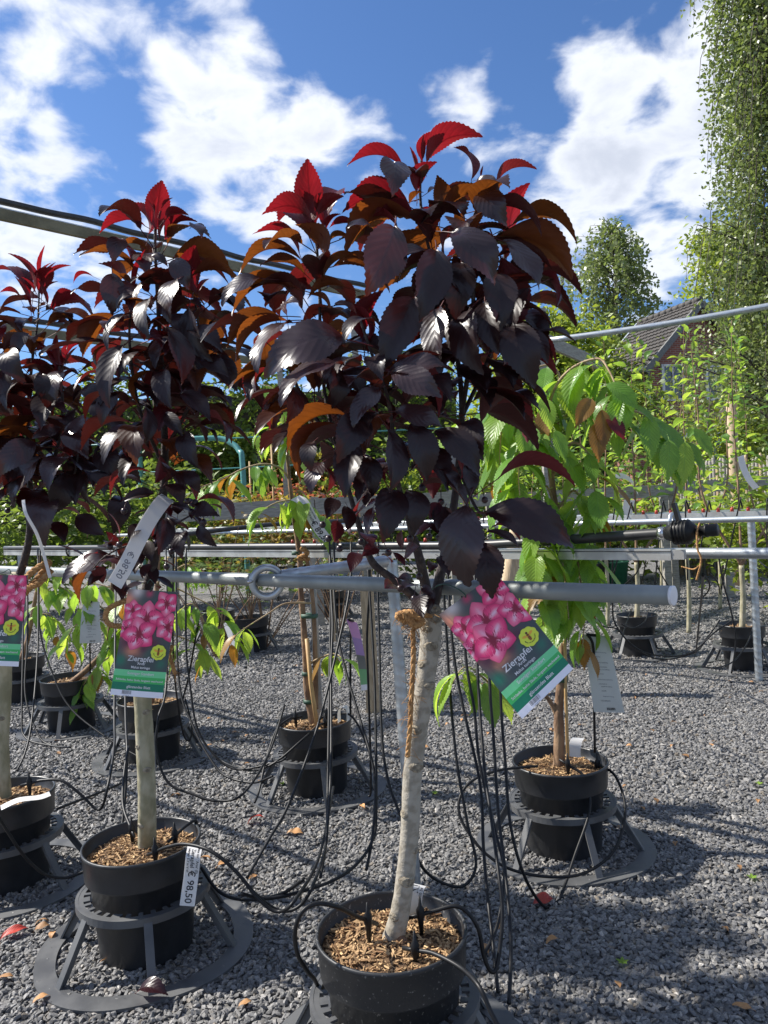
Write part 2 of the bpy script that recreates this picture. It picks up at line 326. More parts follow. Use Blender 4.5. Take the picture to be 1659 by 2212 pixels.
def stone_group(name, density, rad, seed):
    g = bpy.data.node_groups.new(name, 'GeometryNodeTree')
    g.interface.new_socket('Geometry', in_out='INPUT', socket_type='NodeSocketGeometry'); g.interface.new_socket('Geometry', in_out='OUTPUT', socket_type='NodeSocketGeometry')
    gi = N(g, 'NodeGroupInput'); go = N(g, 'NodeGroupOutput')
    ds = N(g, 'GeometryNodeDistributePointsOnFaces'); L(g, gi.outputs[0], ds.inputs['Mesh']); ds.inputs['Density'].default_value = density; ds.inputs['Seed'].default_value = seed
    jn = N(g, 'GeometryNodeJoinGeometry')
    for k in range(5):
        ic = N(g, 'GeometryNodeMeshIcoSphere'); ic.inputs['Radius'].default_value = rad; ic.inputs['Subdivisions'].default_value = 1 if k < 3 else 2
        sp = N(g, 'GeometryNodeSetPosition'); L(g, ic.outputs[0], sp.inputs['Geometry'])
        nz = N(g, 'ShaderNodeTexNoise'); nz.noise_dimensions = '4D'; nz.inputs['W'].default_value = 3.7 * k + seed; nz.inputs['Scale'].default_value = .75 / rad; nz.inputs['Detail'].default_value = 1
        vm = N(g, 'ShaderNodeVectorMath', operation='SUBTRACT'); L(g, nz.outputs['Color'], vm.inputs[0]); vm.inputs[1].default_value = (.5, .5, .5)
        v2 = N(g, 'ShaderNodeVectorMath', operation='SCALE'); L(g, vm.outputs[0], v2.inputs[0]); v2.inputs['Scale'].default_value = rad * 2.6
        L(g, v2.outputs[0], sp.inputs['Offset'])
        smt = N(g, 'GeometryNodeSetMaterial'); L(g, sp.outputs[0], smt.inputs[0]); smt.inputs['Material'].default_value = SM
        ss = N(g, 'GeometryNodeSetShadeSmooth'); L(g, smt.outputs[0], ss.inputs[0]); ss.inputs['Shade Smooth'].default_value = False
        gt = N(g, 'GeometryNodeGeometryToInstance'); L(g, ss.outputs[0], gt.inputs[0]); L(g, gt.outputs[0], jn.inputs[0])
    ip = N(g, 'GeometryNodeInstanceOnPoints'); L(g, ds.outputs['Points'], ip.inputs['Points']); L(g, jn.outputs[0], ip.inputs['Instance']); ip.inputs['Pick Instance'].default_value = True
    def rv(lo, hi, sd):
        r = N(g, 'FunctionNodeRandomValue', data_type='FLOAT_VECTOR'); r.inputs[0].default_value = lo; r.inputs[1].default_value = hi; r.inputs['Seed'].default_value = sd; return r.outputs[0]
    ri = N(g, 'FunctionNodeRandomValue', data_type='INT'); ri.inputs[4].default_value = 0; ri.inputs[5].default_value = 4; ri.inputs['Seed'].default_value = seed + 5
    L(g, ri.outputs[2], ip.inputs['Instance Index'])
    L(g, rv((-.6, -.6, 0), (.6, .6, 6.28), seed + 1), ip.inputs['Rotation']); L(g, rv((.65, .45, .35), (1.35, .95, .75), seed + 2), ip.inputs['Scale'])
    tr = N(g, 'GeometryNodeTranslateInstances'); L(g, ip.outputs[0], tr.inputs[0]); L(g, rv((0, 0, -.004), (0, 0, .006), seed + 3), tr.inputs['Translation']); tr.inputs['Local Space'].default_value = False
    L(g, tr.outputs[0], go.inputs[0]); return g
def gravel(name, quad, density, rad, seed, label):
    o = link(name, mesh(name, [V(q) + V((0, 0, .002)) for q in quad], [(0, 1, 2, 3)], GM, False)); tag(o, label, 'gravel', kind='stuff')
    md = o.modifiers.new('stones', 'NODES'); md.node_group = stone_group(name, density, rad, seed); return o
gravel('gravel_stones', [(-1.3, 1.0, 0), (1.3, 1.0, 0), (2.1, 3.5, 0), (-2.1, 3.5, 0)], 7200, .0105, 1, 'loose dark grey gravel stones around the nearest pots')
gravel('gravel_stones', [(-2.1, 3.5, 0), (2.1, 3.5, 0), (3.6, 6.6, 0), (-3.7, 6.6, 0)], 4800, .0125, 2, 'loose dark grey gravel stones around the middle rows of pots')
gravel('gravel_stones', [(-3.7, 6.6, 0), (3.6, 6.6, 0), (7.0, 12.5, 0), (-7.0, 12.5, 0)], 1500, .0185, 3, 'loose dark grey gravel stones behind the last rows of pots')

# ------------------------------------------------------------------ far vegetation
def leafcloud(cent, nrm, size, asp=.55):
    """diamond leaves, two triangles each, folded on the midrib: verts, faces (numpy)"""
    n = len(cent); cent = np.asarray(cent); nrm = np.asarray(nrm); nrm = nrm / np.linalg.norm(nrm, axis=1, keepdims=True)
    a = rng.normal(size=(n, 3)); t = np.cross(nrm, a); t /= np.linalg.norm(t, axis=1, keepdims=True); b = np.cross(nrm, t)
    s = np.asarray(size).reshape(-1, 1)
    v = np.stack([cent - t * s, cent + b * s * asp + nrm * s * .2, cent + t * s * 1.15, cent - b * s * asp + nrm * s * .2], 1).reshape(-1, 3)
    f = np.arange(4 * n).reshape(-1, 4); return v, f
def npmesh(name, v, f, mat, origin):
    me = bpy.data.meshes.new(name); v = np.asarray(v) - np.array(origin)
    me.vertices.add(len(v)); me.vertices.foreach_set('co', v.astype(np.float32).ravel())
    n, k = f.shape; me.loops.add(n * k); me.loops.foreach_set('vertex_index', f.astype(np.int32).ravel())
    me.polygons.add(n); me.polygons.foreach_set('loop_start', np.arange(0, n * k, k, dtype=np.int32)); me.polygons.foreach_set('loop_total', np.full(n, k, dtype=np.int32))
    me.materials.append(mat); me.update(calc_edges=True); me.validate(); return me
def fold_dn(n, up=.6):
    x = rng.normal(size=(n, 3)); x[:, 2] = np.abs(x[:, 2]) + up; return x
FM = {
 'birch': foliage('birch_leaf', (.15, .20, .07), (.26, .29, .13), (.32, .42, .09), .36, .38, .6),
 'maple': foliage('maple_leaf', (.15, .23, .04), (.24, .31, .06), (.50, .60, .06), .45),
 'mid': foliage('mid_leaf', (.075, .14, .030), (.17, .23, .05), (.34, .46, .06), .42),
 'hedge': foliage('hedge_leaf', (.06, .12, .022), (.15, .20, .035), (.32, .44, .05), .40),
 'yellow': foliage('yellow_leaf', (.20, .22, .05), (.30, .20, .05), (.55, .50, .06), .42),
 'acer': foliage('acer_leaf', (.14, .19, .04), (.34, .15, .045), (.55, .42, .06), .42),
 'acer_green': foliage('acer_green_leaf', (.06, .13, .03), (.12, .17, .04), (.30, .42, .05), .42),
 'red': foliage('red_leaf', (.32, .07, .05), (.40, .16, .08), (.7, .2, .1), .42)}
TRB = M('tree_bark', (.09, .075, .06), (.05, .042, .035), rough=.9, scale=6, bump=.4)
BIRB = M('birch_bark', (.55, .52, .47), (.16, .14, .12), rough=.8, scale=4, stretch=(1, 1, 3))
def limb(pts, r0, r1, seg=7, n=6):
    pp = crom(pts, n); return tube(pp, [r0 + (r1 - r0) * i / (len(pp) - 1) for i in range(len(pp))], seg)
def blob_tree(name, base, blobs, nleaf, size, mat, label, cat='tree', group=None, trunk_r=.12, tmat=None, clump=.28, bare=0):
    """blobs: (centre, radii); leaves gather in clumps over limbs inside the blobs"""
    t = thing(name, base, label, cat, group); base = V(base)
    g = []; top = max((b[0] for b in blobs), key=lambda c: c[2])
    mid = base.lerp(V(top), .55); g.append(limb([base, base.lerp(mid, .5) + V((.03, 0, 0)), mid, V(top)], trunk_r, trunk_r * .18))
    vol = [b[1][0] * b[1][1] * b[1][2] for b in blobs]; tot = sum(vol); cs = []
    for (c, r), vv in zip(blobs, vol):
        c = np.array(c); r = np.array(r); ncl = max(5, int(26 * (vv / tot) * len(blobs) ** .6)); nl = int(nleaf * vv / tot)
        d = rng.normal(size=(ncl, 3)); d /= np.linalg.norm(d, axis=1, keepdims=True); cc = c + d * r * rng.uniform(.35, 1.0, (ncl, 1))
        for q in cc[:10]:
            s = base.lerp(V(top), min(.9, max(.25, (q[2] - base.z) / max(.1, (top[2] - base.z)) * .75))); g.append(limb([s, s.lerp(V(q), .5) + V((0, 0, .05 * r[2])), V(q)], trunk_r * .28, trunk_r * .06, 5, 4))
        pick = rng.integers(0, ncl, nl); off = rng.normal(size=(nl, 3)) * r * clump * rng.uniform(.6, 1.2, (nl, 1)); cs.append(cc[pick] + off)
    cs = np.concatenate(cs); cs = cs[cs[:, 2] > base.z + .03]
    v, f = leafcloud(cs, fold_dn(len(cs)), size * rng.uniform(.6, 1.25, len(cs)))
    mk('trunk', *join(*g), tmat or TRB, t)
    c = link('crown', npmesh('crown', v, f, mat, base), t); c['kind'] = 'stuff'; return t
def birch(name, base, height, rad, nstr, label, lean=(0, 0), zmin=2.0, leaf=.035, step=.055, mat='birch', zlo=.12, flat=.55):
    t = thing(name, base, label, 'tree'); base = V(base); top = base + V((lean[0], lean[1], height))
    mk('trunk', *limb([base, base.lerp(top, .4) + V((.1, 0, 0)), top], height * .013, height * .002, 8, 12), BIRB, t)
    g = []; cs = []
    for i in range(nstr):
        f = random.random() ** .8; zt = zlo + (1 - zlo) * f; s = base.lerp(top, zt); prof = rad * (1 - zt) ** flat * (.75 + .25 * math.sin(9 * zt)) + .3
        a = random.uniform(0, 6.283); rr = prof * random.uniform(.25, 1) ** .7 * max(.5, 1 + .75 * mnoise.noise(V((zt * height * .55, math.cos(a) * .8, math.sin(a) * .8 + height))))
        e = s + V((math.cos(a) * rr, math.sin(a) * rr, random.uniform(.1, .9) + rr * .2))
        hl = random.uniform(.6, 2.6) * (1.2 - .5 * zt); dn = e + V((math.cos(a) * .3, math.sin(a) * .3, -hl))
        if i % 3 == 0: g.append(tube([s, s.lerp(e, .5) + V((0, 0, .25)), e, e.lerp(dn, .5) + V((math.cos(a) * .08, math.sin(a) * .08, 0)), dn], [.03, .02, .010, .006, .003], 4, False))
        k = int((hl + rr * .5) / step)
        for j in range(k):
            q = j / max(1, k - 1); p = (s.lerp(e, .5 + q * 1.5) if q < .33 else e.lerp(dn, (q - .33) / .67))
            cs.append((p.x + random.gauss(0, .07), p.y + random.gauss(0, .07), p.z + random.gauss(0, .06)))
    cs = np.array(cs); cs = cs[cs[:, 2] > zmin]
    v, f = leafcloud(cs, fold_dn(len(cs), .1), leaf * rng.uniform(.7, 1.3, len(cs)), .7)
    mk('branches', *join(*g), TRB, t)
    c = link('crown', npmesh('crown', v, f, FM[mat], base), t); c['kind'] = 'stuff'; return t
def gp(u, d): q = P(u, 1106, d); return V((q.x, q.y, 0))
birch('weeping_birch', gp(1720, 14.5), 17.5, 1.75, 2300, 'tall weeping birch with hanging twigs rising beside the brick house', leaf=.040, step=.05, zmin=1.5, flat=.3)
birch('weeping_birch', gp(1352, 46), 17.0, 3.6, 900, 'distant birch with a narrow rounded crown behind the tiled roof', leaf=.12, step=.15, zmin=3, flat=.35)
birch('weeping_birch', gp(1238, 52), 17, 1.2, 130, 'slender thin distant birch showing above the pale green maple', leaf=.10, step=.2, zmin=3)
b0 = gp(1215, 30)
blob_tree('maple_tree', b0, [(b0 + V((0, 0, 6.5)), (2.6, 2, 2.3)), (b0 + V((-1.5, 0, 4.6)), (2.2, 1.5, 2)), (b0 + V((1.7, 0, 5.2)), (2, 1.5, 1.8)), (b0 + V((.2, 0, 8.3)), (1.4, 1.2, 1.1))], 15000, .13, FM['maple'], 'pale green leafy maple behind the wooden post', trunk_r=.22)
b0 = gp(1290, 26)
blob_tree('maple_tree', b0, [(b0 + V((0, 0, 3.6)), (2.4, 1.5, 1.7)), (b0 + V((-1.8, 0, 2.6)), (1.6, 1.2, 1.4))], 9000, .10, FM['mid'], 'dark green bushy tree left of the brick house', trunk_r=.18)
b0 = gp(1580, 40)
blob_tree('maple_tree', b0, [(b0 + V((0, 0, 12.5)), (1.8, 2, 2.2)), (b0 + V((1, 0, 8.5)), (2.8, 2, 3)), (b0 + V((3, 0, 12)), (3, 2, 3))], 12000, .16, FM['maple'], 'bright green tree top between the tiled roof and the weeping birch', trunk_r=.22)
# hedges behind the beds
def hedge(name, u0, u1, d, h, n, mat, label, size=.055, dep=.8, ragged=.12):
    a = gp(u0, d); b = gp(u1, d); t = thing(name, a.lerp(b, .5), label, 'hedge'); l = (b - a).length
    x = rng.uniform(0, 1, n); z = rng.uniform(0, 1, n) ** .8; wob = np.array([mnoise.noise(V((q * l * .7, 3.1, d))) + .5 * mnoise.noise(V((q * l * 2.3, 1.1, d))) for q in x])
    dd = np.where(rng.uniform(0, 1, n) < .6, 0., rng.uniform(0, dep, n)); ss = rng.normal(0, .07, n) + wob * .12
    dr = np.array((b - a)[:]); cs = np.array(a[:]) + x[:, None] * dr; cs[:, 1] += dd + ss; cs[:, 2] = .05 + z * (h * (1 + ragged * wob)) ; cs[:, 0] += rng.normal(0, .05, n)
    v, f = leafcloud(cs, fold_dn(n, .3), size * rng.uniform(.6, 1.3, n)); c = link('foliage', npmesh('foliage', v, f, mat, wl(t)), t); c['kind'] = 'stuff'
    core = bar(a + V((0, dep * .55, h * .46)), b + V((0, dep * .55, h * .46)), dep * .55, h * .86); mk('branch_core', *core, TRB, t, False)
    for k in range(int(l / .9) + 1): p = a.lerp(b, (k + .5) / (int(l / .9) + 1)); mk('stem', *tube([p + V((0, .4, 0)), p + V((0, .4, h * .9))], .03, 6), TRB, t)
    return t
hedge('clipped_hedge', 330, 560, 17, 3.2, 9000, FM['hedge'], 'dark green clipped hedge beyond the teal hoop', .07)
hedge('clipped_hedge', 540, 760, 19, 3.0, 8000, FM['yellow'], 'yellowish green hedge right of the teal hoop', .075, ragged=.3)
hedge('clipped_hedge', -60, 1000, 27, 6.3, 17000, FM['mid'], 'tall loose green hedge at the back of the nursery', .12, 1.6, .35)
hedge('clipped_hedge', 1000, 1330, 22, 3.6, 8000, FM['mid'], 'mixed green hedge behind the hanging cherry', .09, 1.2, .35)
hedge('clipped_hedge', 1600, 1800, 20, 4.2, 6000, FM['mid'], 'green hedge in front of the weeping birch', .08, 1.2, .35)

# ------------------------------------------------------------------ brick house
def house():
    E1 = P(1388, 778, 30); g = V((.95, .312, 0)); n = V((-.312, .95, 0)); hw = 2.35; rise = 2.25; Lg = 3.4
    eh = E1.z; E1 = V((E1.x, E1.y, 0)) + g * .25
    t = thing('brick_house', E1 + g * hw + n * Lg / 2, 'red brick house with a dark tiled gable roof half hidden by trees', 'house')
    m, tt, p, o_ = base_mat('brick'); tcx = N(tt, 'ShaderNodeTexCoord'); br = N(tt, 'ShaderNodeTexBrick'); L(tt, tcx.outputs['UV'], br.inputs['Vector'])
    br.inputs['Color1'].default_value = (.30, .095, .06, 1); br.inputs['Color2'].default_value = (.22, .07, .05, 1); br.inputs['Mortar'].default_value = (.30, .25, .21, 1)
    br.inputs['Scale'].default_value = 1.; br.inputs['Brick Width'].default_value = .24; br.inputs['Row Height'].default_value = .08; br.inputs['Mortar Size'].default_value = .01
    L(tt, br.outputs[0], p.inputs['Base Color']); p.inputs['Roughness'].default_value = .9
    up = V((0, 0, 1)); c = [E1, E1 + g * 2 * hw, E1 + g * 2 * hw + up * eh, E1 + g * hw + up * (eh + rise), E1 + up * eh]
    bk = [q + n * Lg for q in c]
    uv = lambda q: ((q - E1).dot(g) + (q - E1).dot(n), q.z)
    mk('wall', c + bk, [(0, 1, 2, 3, 4), (0, 4, 9, 5), (1, 6, 7, 2), (5, 9, 8, 7, 6)], m, t, False, uv=[uv(q) for q in c + bk])
    tile = M('roof_tile', (.085, .075, .068), (.055, .05, .046), rough=.75, scale=6, bump=.4, bscale=30)
    rf = None
    for s in (-1, 1):                                         # two slopes of overlapping tile courses
        A = E1 + g * (hw + s * (hw + .45)) + up * (eh - .45 * rise / hw) - n * .35; B = E1 + g * hw + up * (eh + rise + .06) - n * .35; Lr = Lg + .5; gs = []
        k = 15
        for i in range(k):
            a = A.lerp(B, i / k); b = A.lerp(B, (i + 1.12) / k); nn = (B - A).cross(n).normalized(); nn = nn if nn.z > 0 else -nn
            cols = 18; vs_ = []; fs = []
            for j in range(cols * 2 + 1):
                q = j / (cols * 2); w_ = .035 * (j % 2)
                for pt, lift in ((a, .075), (a, .02), (b, .02)): vs_.append(pt + n * Lr * q + nn * (lift + w_ + .0))
            for j in range(cols * 2):
                fs += [(j * 3, j * 3 + 1, j * 3 + 4, j * 3 + 3), (j * 3, j * 3 + 3, j * 3 + 5, j * 3 + 2)]
            gs.append((vs_, fs))
        r = mk('roof', *join(*gs), tile, t, False)
        if s == -1:
            rf = r
        edge = M('verge_board', (.16, .16, .15), (.12, .12, .11), rough=.6)
        mk('verge_board', *bar(A - n * .05 - up * .10, B - n * .05 - up * .10, .12, .24), edge, t, False)
        mk('verge_board', *bar(A + n * (Lr + .04), B + n * (Lr + .04), .12, .2), MT['zinc'], t, False)
        mk('gutter', *tube([A - n * .1 + up * .0 + g * s * .08, A + n * (Lr + .15) + g * s * .08], .11, 10), MT['zinc'], t)
    mk('downpipe', *tube([E1 + up * (eh - .5) - n * .12 - g * .12, E1 - n * .12 - g * .12], .06, 8), MT['zinc'], t)
    ridge = E1 + g * hw + up * (eh + rise + .12)
    for k in range(10): mk('ridge_tile', *tube([ridge + n * (-.35 + k * .39), ridge + n * (.02 + k * .39)], [.15, .13], 8), tile, t)
    wp = M('window_frame_white', (.68, .68, .66), rough=.5); gl = M('window_glass', (.05, .06, .07), rough=.08, spec=.8)
    for (x, z) in ((1.1, 2.3), (3.2, 2.3), (1.1, 5.0), (3.2, 5.0)):
        c0 = E1 + g * x + up * z - n * .03; w_, h_ = .95, 1.35
        wn = mk('window', *join(bar(c0 - g * w_ / 2, c0 + g * w_ / 2, .1, .1), bar(c0 - g * w_ / 2 + up * h_, c0 + g * w_ / 2 + up * h_, .1, .1), bar(c0 - g * w_ / 2 - up * .05, c0 - g * w_ / 2 + up * (h_ + .05), .12, .1, n), bar(c0 + g * w_ / 2 - up * .05, c0 + g * w_ / 2 + up * (h_ + .05), .12, .1, n), bar(c0, c0 + up * h_, .06, .07, n)), wp, t, False)
        mk('pane', *bar(c0 - g * (w_ / 2 - .05) + up * h_ / 2 + n * .02, c0 + g * (w_ / 2 - .05) + up * h_ / 2 + n * .02, .02, h_ - .1), gl, wn, False)
house()

# ------------------------------------------------------------------ paling fence, boards, posts
def paling():
    a = gp(1440, 13.0); b = gp(1690, 11.6); t = thing('paling_fence', a.lerp(b, .5), 'weathered round paling fence in front of the brick house', 'fence')
    n = 34; up = V((0, 0, 1)); bk = (b - a).normalized().cross(up) * -.05
    for k in range(n):
        p = a.lerp(b, k / (n - 1)); h = random.uniform(1.78, 1.95); x = V((random.uniform(-.01, .01), 0, 0))
        mk('paling', *tube([p, p + up * h * .5 + x, p + up * (h - .05), p + up * h], [.033, .032, .030, .012], 7), MT['wood_new'] if k % 4 == 0 else MT['wood_grey'], t)
    for z in (.5, 1.45): mk('fence_rail', *tube([a + bk + up * z, b + bk + up * z], .035, 7), MT['wood_grey'], t)
    for k in range(6): p = a.lerp(b, k / 5) + bk * 2.5; mk('fence_post', *tube([p, p + up * 1.6], .045, 8), MT['wood_grey'], t)
paling()
def board(name, u0, v0, d0, u1, v1, d1, ht, label, posts=(), mat='wood_grey'):
    a = P(u0, v0, d0); b = P(u1, v1, d1); b.z = a.z = (a.z + b.z) / 2
    t = thing(name, (a.x, a.y, 0), label, 'board')
    k = max(1, round((b - a).length / 2.4))
    for i in range(k): mk('plank', *bar(a.lerp(b, i / k), a.lerp(b, (i + .992) / k), .035, ht), MT[mat], t, False)
    dr = (b - a).normalized(); off = dr.cross(V((0, 0, 1))) * -.07
    for q in posts: p = a.lerp(b, q) + off; mk('post', *bar(V((p.x, p.y, 0)), V((p.x, p.y, a.z + ht * .6)), .09, .09, V((0, 1, 0))), MT['wood_grey'], t, False)
board('timber_rail', 330, 1112, 9.0, 1010, 1078, 9.6, .20, 'grey timber rail behind the slim maples', (.05, .5, .95))
board('timber_rail', 1015, 1076, 10.2, 1440, 1066, 9.9, .16, 'grey timber rail behind the hanging cherry', (.1, .55, .99))
board('timber_rail', 1442, 1050, 10.0, 1700, 1046, 9.7, .15, 'grey timber rail below the paling fence', (.03, .5))
def post(name, u0, v0, d, r, label, mat='wood_new', sq=False, lean=0):
    p = P(u0, v0, d); q = V((p.x + lean, p.y, 0))
    g = bar(q, p, r * 2, r * 2, V((0, 1, 0))) if sq else tube([q, q.lerp(p, .5), p - V((0, 0, .01)), p], [r, r * .98, r * .95, r * .8], 12)
    return tag(mk(name, *g, MT[mat], None, not sq), label, 'post')
post('wooden_post', 1579, 868, 11.0, .072, 'round pale wooden post standing among the apple trees')
post('wooden_post', 1166, 668, 7.0, .045, 'square grey post carrying the end of the overhead pipe', 'wood_grey', True)
post('wooden_post', 775, 900, 10.5, .07, 'pale wooden post behind the centre crab apple', 'wood_new', True)
post('wooden_post', 1118, 1130, 5.6, .055, 'short thick pale post leaning beside the hanging cherry', 'wood_new', False, -.25)
post('wooden_post', 792, 1265, 5.3, .045, 'square timber leg with a metal shoe under the second rail', 'wood_new', True)
def overhead(name, a, b, label, r=.026, mat='zinc'):
    g = tube([a.lerp(b, i / 10) + V((0, 0, -.02 * math.sin(math.pi * i / 10))) for i in range(11)], r, 12); return tag(mk(name, *g, MT[mat]), label, 'pipe')
a = P(1178, 736, 6.95); b = P(1720, 650, 5.9); overhead('overhead_pipe', a, b, 'grey overhead pipe running right from the square grey post')
board('overhead_beam', 1180, 745, 7.05, 1300, 782, 8.6, .12, 'grey beam sloping back from the square grey post', ())
def beam(u0, v0, d0, u1, v1, d1, label, hl, hr, sag=.008, ht=.10):
    a = P(u0, v0, d0); b = P(u1, v1, d1); t = thing('overhead_beam', (a.x, a.y, 0), label, 'beam')
    mk('beam', *bar(a, b, .05, ht), MT['wood_beam'], t, False)
    mk('edge_strip', *bar(a + V((0, 0, ht / 2 + .006)), b + V((0, 0, ht / 2 + .006)), .054, .010), MT['alu'], t, False)
    for q in (-.35, .93): p = a.lerp(b, q); mk('post', *bar(V((p.x, p.y, 0)), p, .08, .08, V((0, 1, 0))), MT['wood_grey'], t, False)
    mk('beam_end', *bar(a.lerp(b, -.36), a, .05, ht), MT['wood_beam'], t, False)
    pp = [a.lerp(b, -.3 + i / 60 * 1.3) + V((0, -.02, ht / 2 + .04 + hr + .004 * math.sin(i * .9) - sag * math.sin(i * .5))) for i in range(61)]
    tag(mk('supply_hose', *tube(pp, hr, 10), MT['hose']), hl, 'hose')
beam(-10, 461, 7.0, 800, 641, 10.3, 'long timber beam overhead, sloping past the tall slim crab apple', 'black supply hose lying on the long overhead timber beam', .032)
beam(-60, 700, 9.0, 640, 792, 12.4, 'lower timber beam seen behind the crowns of the crab apples', 'black supply hose on the lower timber beam', .035)
# teal hoop with wires
c0 = gp(540, 14.6)
def hoop():
    x0 = P(300, 955, 14.0); top = x0.z; pr = gp(552, 13.6)
    pts = [V((x0.x, x0.y, top)), P(460, 955, 14.0), P(500, 958, 13.9), P(517, 975, 13.8), P(524, 1005, 13.7), V((P(527, 1040, 13.7).x, 13.6, .4)), V((P(527, 1040, 13.7).x, 13.6, 0))]
    for q in pts[:2]: q.z = top
    t = thing('teal_hoop', pts[-1], 'teal bent tube hoop in front of the clipped hedge', 'hoop')
    mk('tube', *tube([V((x0.x, x0.y, 0))] + crom(pts, 6), .05, 10), MT['teal'], t)
    for z, nm in ((top, 0), (top - .55, 0)):
        mk('wire', *tube([V((x0.x - 3, 14.0, z)), V((x0.x + 6, 14.2, z - .02))], .014, 5), MT['teal'], t)
hoop()
# cane frames with tags behind
for (u, d, h, lb) in ((590, 12.5, 2.55, 'thin bamboo cane standing before the yellowish hedge'), (541, 13.2, 2.3, 'thin bamboo cane standing beside the teal hoop')):
    p = gp(u, d); tag(mk('bamboo_cane', *tube([p, p + V((.03, 0, h))], .016, 6), MT['bamboo']), lb, 'cane')
# ------------------------------------------------------------------ leaf meshes
def leaf_mesh(name, hw, arch, fold, n=34, serr=.035, skew=.42, curl=0., petiole=.3, wave=.0, taper=.9, acum=0.):
    """unit leaf: base at 0, tip at x = 1, upper side +z; margin toothed, halves folded up by `fold` degrees, midrib arched"""
    vs_ = []; uv = []; fs = []; ph = R(fold)
    for i in range(n + 1):
        t = i / n; w_ = hw * (math.sin(math.pi * t ** (math.log(.5) / math.log(skew))) ** taper if 0 < t < 1 else 0.)
        if acum and t > .75: w_ *= 1 - acum * ((t - .75) / .25) * .6
        z0 = arch * 4 * t * (1 - t) * (1.15 - .3 * t); x = t
        sr = (serr * hw * (1 if i % 2 else -1)) if 0 < i < n else 0
        for j, s in enumerate((-1, -.5, 0, .5, 1)):
            q = abs(s); ww = (w_ + (sr if q == 1 else 0)) * q; wv = wave * math.sin(t * 9 + (1.3 if s > 0 else 0)) * q * hw
            bend = ph * (1 - .35 * q)                          # halves flatten towards the margin
            vs_.append((x + (sr * .5 if q == 1 else 0), math.copysign(ww * math.cos(bend), s) if s else 0., z0 + w_ * q * math.sin(bend) + wv)); uv.append((t, .5 + .5 * s))
    for i in range(n):
        for j in range(4): a = i * 5 + j; fs.append((a + 1, a, a + 5, a + 6))
    if petiole:
        o0 = len(vs_); r = .011; pts = [(0.02, 0, arch * .1), (-petiole * .5, 0, -.02 - arch * .45), (-petiole, 0, -.08 - arch * .8)]
        for (x, y, z) in pts:
            for k in range(3): a = 2.1 * k; vs_.append((x, y + r * math.cos(a), z + r * math.sin(a))); uv.append((.5, .5))
        for i in range(2):
            for k in range(3): fs.append((o0 + i * 3 + k, o0 + i * 3 + (k + 1) % 3, o0 + i * 3 + 3 + (k + 1) % 3, o0 + i * 3 + 3 + k))
    me = mesh(name, vs_, fs, MT['leaf_dark'], True, uv=uv)
    # upper side must face +z
    if me.polygons[8].normal.z < 0: me.flip_normals()
    return me
CRAB = {'arch': [leaf_mesh('arched_leaf', .27 + .02 * k, .20 + .035 * k, 46 - 5 * k, wave=.08, skew=.45) for k in range(4)],
        'open': [leaf_mesh('open_leaf', .245 + .015 * k, .07 + .06 * k, 24 - 6 * k, wave=.16, skew=.47) for k in range(4)],
        'droop': [leaf_mesh('drooping_leaf', .235 + .015 * k, .14 + .06 * k, 36 - 7 * k, wave=.12, skew=.47) for k in range(4)],
        'small': [leaf_mesh('small_leaf', .27, .06 + .05 * k, 18, n=10, serr=.0, wave=.05) for k in range(2)],
        'bud': [leaf_mesh('young_leaf', .14, .05 + .08 * k, 62, n=12, serr=.06) for k in range(2)]}
CHERRY = [leaf_mesh('cherry_leaf', .20 + .02 * (k % 3), .04 + .05 * k, 14 + 5 * k, n=30, serr=.06, skew=.42, petiole=.18, wave=.06, acum=.8) for k in range(4)]
APPLE = [leaf_mesh('apple_leaf', .27 + .02 * k, .06 + .07 * k, 20 + 8 * k, n=8, serr=.05, petiole=.25) for k in range(3)]
UP = V((0, 0, 1))
def leaf(parent, me, base, tip, nrm, mat, name='leaf'):
    base = V(base); tip = V(tip); X = tip - base; s = X.length; x = X / s; z = V(nrm) - x * V(nrm).dot(x)
    z = z.normalized() if z.length > 1e-4 else x.orthogonal().normalized(); y = z.cross(x)
    m = Matrix((x * s, y * s, z * s)).transposed().to_4x4(); m.translation = base - wl(parent)
    o = bpy.data.objects.new(name, me); COL.objects.link(o); o.parent = parent; o.matrix_basis = m
    if me.materials[0] is not mat: o.material_slots[0].link = 'OBJECT'; o.material_slots[0].material = mat
    return o
def trunk_tube(pts, r, seg=14, n=10, bump=.05, sd=0.):
    pp = crom(pts, n); rr = [r[0]] * len(pp)
    for i in range(len(pp)):
        q = i / (len(pp) - 1) * (len(r) - 1); k = min(int(q), len(r) - 2); rr[i] = r[k] + (r[k + 1] - r[k]) * (q - k)
    return tube(pp, rr, seg, True, lambda i, k: 1 + bump * mnoise.noise(V((i * .35, math.cos(6.28 * k / seg) * 1.3 + sd, math.sin(6.28 * k / seg) * 1.3))))
MODE = {'R': ('arch', 'leaf_red'), 'O': ('arch', 'leaf_orange'), 'W': ('arch', 'leaf_wine'), 'D': ('droop', 'leaf_dark'), 'S': ('open', 'leaf_shiny'), 'B': ('bud', 'leaf_red'), 'd': ('small', 'leaf_dark'), 's': ('small', 'leaf_shiny'), 'w': ('small', 'leaf_wine')}
TOCAM = V((0, -1, 0))
